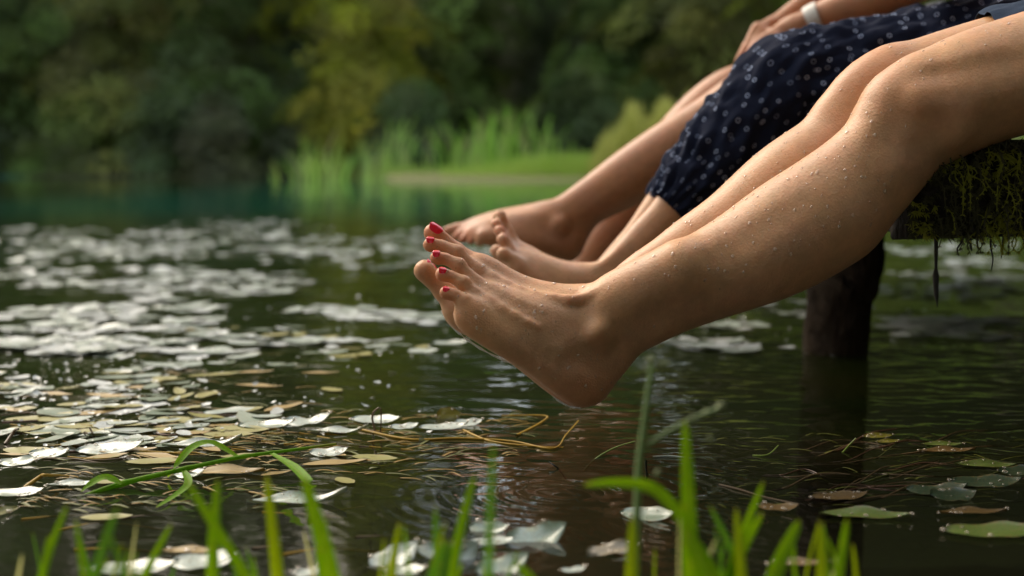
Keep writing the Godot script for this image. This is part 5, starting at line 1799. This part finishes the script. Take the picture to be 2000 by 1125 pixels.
	M.leaf_brown = leaf_mat(Color(0.12, 0.065, 0.01), 0.5, Color(0.18, 0.1, 0.02))
	M.leaf_brown_pale = leaf_mat(Color(0.22, 0.19, 0.13), 0.38, Color(0.28, 0.22, 0.14))
	M.stem_gold = mat(lin(0.34, 0.2, 0.015), 0.45, 0.3)
	M.weed_gold = mat(lin(0.2, 0.115, 0.008), 0.5, 0.3)
	M.weed_olive = mat(lin(0.085, 0.09, 0.008), 0.5, 0.3)
	M.stem_brown = mat(lin(0.12, 0.07, 0.025), 0.45)
	M.stem_red = mat(lin(0.11, 0.045, 0.02), 0.45)
	M.stem_green = mat(lin(0.16, 0.24, 0.02), 0.4)
	M.stem_olive = mat(lin(0.075, 0.08, 0.012), 0.45)
	M.stem_dark = mat(lin(0.02, 0.017, 0.012), 0.5)
	M.reed_near = blade_mat(Color(0.2, 0.42, 0.02), 4)
	M.grass = blade_mat(Color(0.17, 0.36, 0.003), 1)
	M.grass_light = blade_mat(Color(0.27, 0.38, 0.003), 2)
	M.grass_blue = blade_mat(Color(0.08, 0.25, 0.035), 3)
	for k in ["reed_near", "grass", "grass_light", "grass_blue"]:
		M[k].backlight_enabled = true
		M[k].backlight = Color(1.0, 1.0, 0.5)
	M.sedge = mat(lin(0.16, 0.24, 0.07), 0.5)
	M.seed = mat(lin(0.2, 0.22, 0.09), 0.7)
	M.film = mat(lin(0.85, 0.88, 0.9, 0.55), 0.04, 0.7)  # white water film, the glint on the sole edge is in its colour
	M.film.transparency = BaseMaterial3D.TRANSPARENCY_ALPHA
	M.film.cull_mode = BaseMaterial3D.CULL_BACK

# ================================================================ build
func _ready() -> void:
	# camera
	var cam := Camera3D.new()
	cam.name = "camera"
	cam.keep_aspect = Camera3D.KEEP_HEIGHT
	var lens := CameraAttributesPhysical.new()
	lens.frustum_focal_length = 12.0 / (562.5 / F)
	lens.frustum_focus_distance = 1.47
	lens.frustum_near = 0.05
	lens.frustum_far = 400.0
	lens.exposure_aperture = 4.4
	cam.attributes = lens
	cam.fov = rad_to_deg(2.0 * atan(562.5 / F))
	cam.near = 0.05
	cam.far = 400.0
	cam.position = Vector3(0, CAM_H, 0)
	cam.rotation.x = -PITCH
	add_child(cam)
	cam.current = true
	# sky: a bright, thinly clouded day
	var sky := ProceduralSkyMaterial.new()
	sky.sky_top_color = Color(0.87, 0.91, 0.96)
	sky.sky_horizon_color = Color(0.95, 0.96, 0.96)
	sky.sky_curve = 0.2
	sky.ground_bottom_color = Color(0.12, 0.11, 0.08)
	sky.ground_horizon_color = Color(0.2, 0.2, 0.16)
	sky.sun_angle_max = 40.0
	sky.sky_energy_multiplier = 1.0
	var e := Environment.new()
	e.background_mode = Environment.BG_SKY
	e.sky = Sky.new()
	e.sky.sky_material = sky
	e.tonemap_mode = Environment.TONE_MAPPER_LINEAR
	e.tonemap_exposure = 2.6
	e.sdfgi_enabled = true
	e.ssao_enabled = true
	e.ssil_enabled = true
	var we := WorldEnvironment.new()
	we.name = "sky_and_air"
	we.environment = e
	add_child(we)
	# sun: behind and above, from the left, softened by thin cloud
	var sun := DirectionalLight3D.new()
	sun.name = "sun"
	sun.light_energy = 0.5
	sun.light_angular_distance = 40.0
	sun.light_color = Color(1.0, 0.95, 0.88)
	sun.shadow_enabled = true
	add_child(sun)
	sun.look_at_from_position(Vector3(-0.50, 0.62, -0.58), Vector3.ZERO)

	n3.seed = 4
	n3.noise_type = FastNoiseLite.TYPE_SIMPLEX_SMOOTH
	n3.frequency = 0.05
	n3.fractal_type = FastNoiseLite.FRACTAL_NONE
	rng.seed = 1
	materials()
	ground()
	water()
	trees()
	far_bank()
	jetty()
	near_woman()
	second_woman()
	far_person()
	floating_leaves()
	stems()
	reed_stem()
	grass()
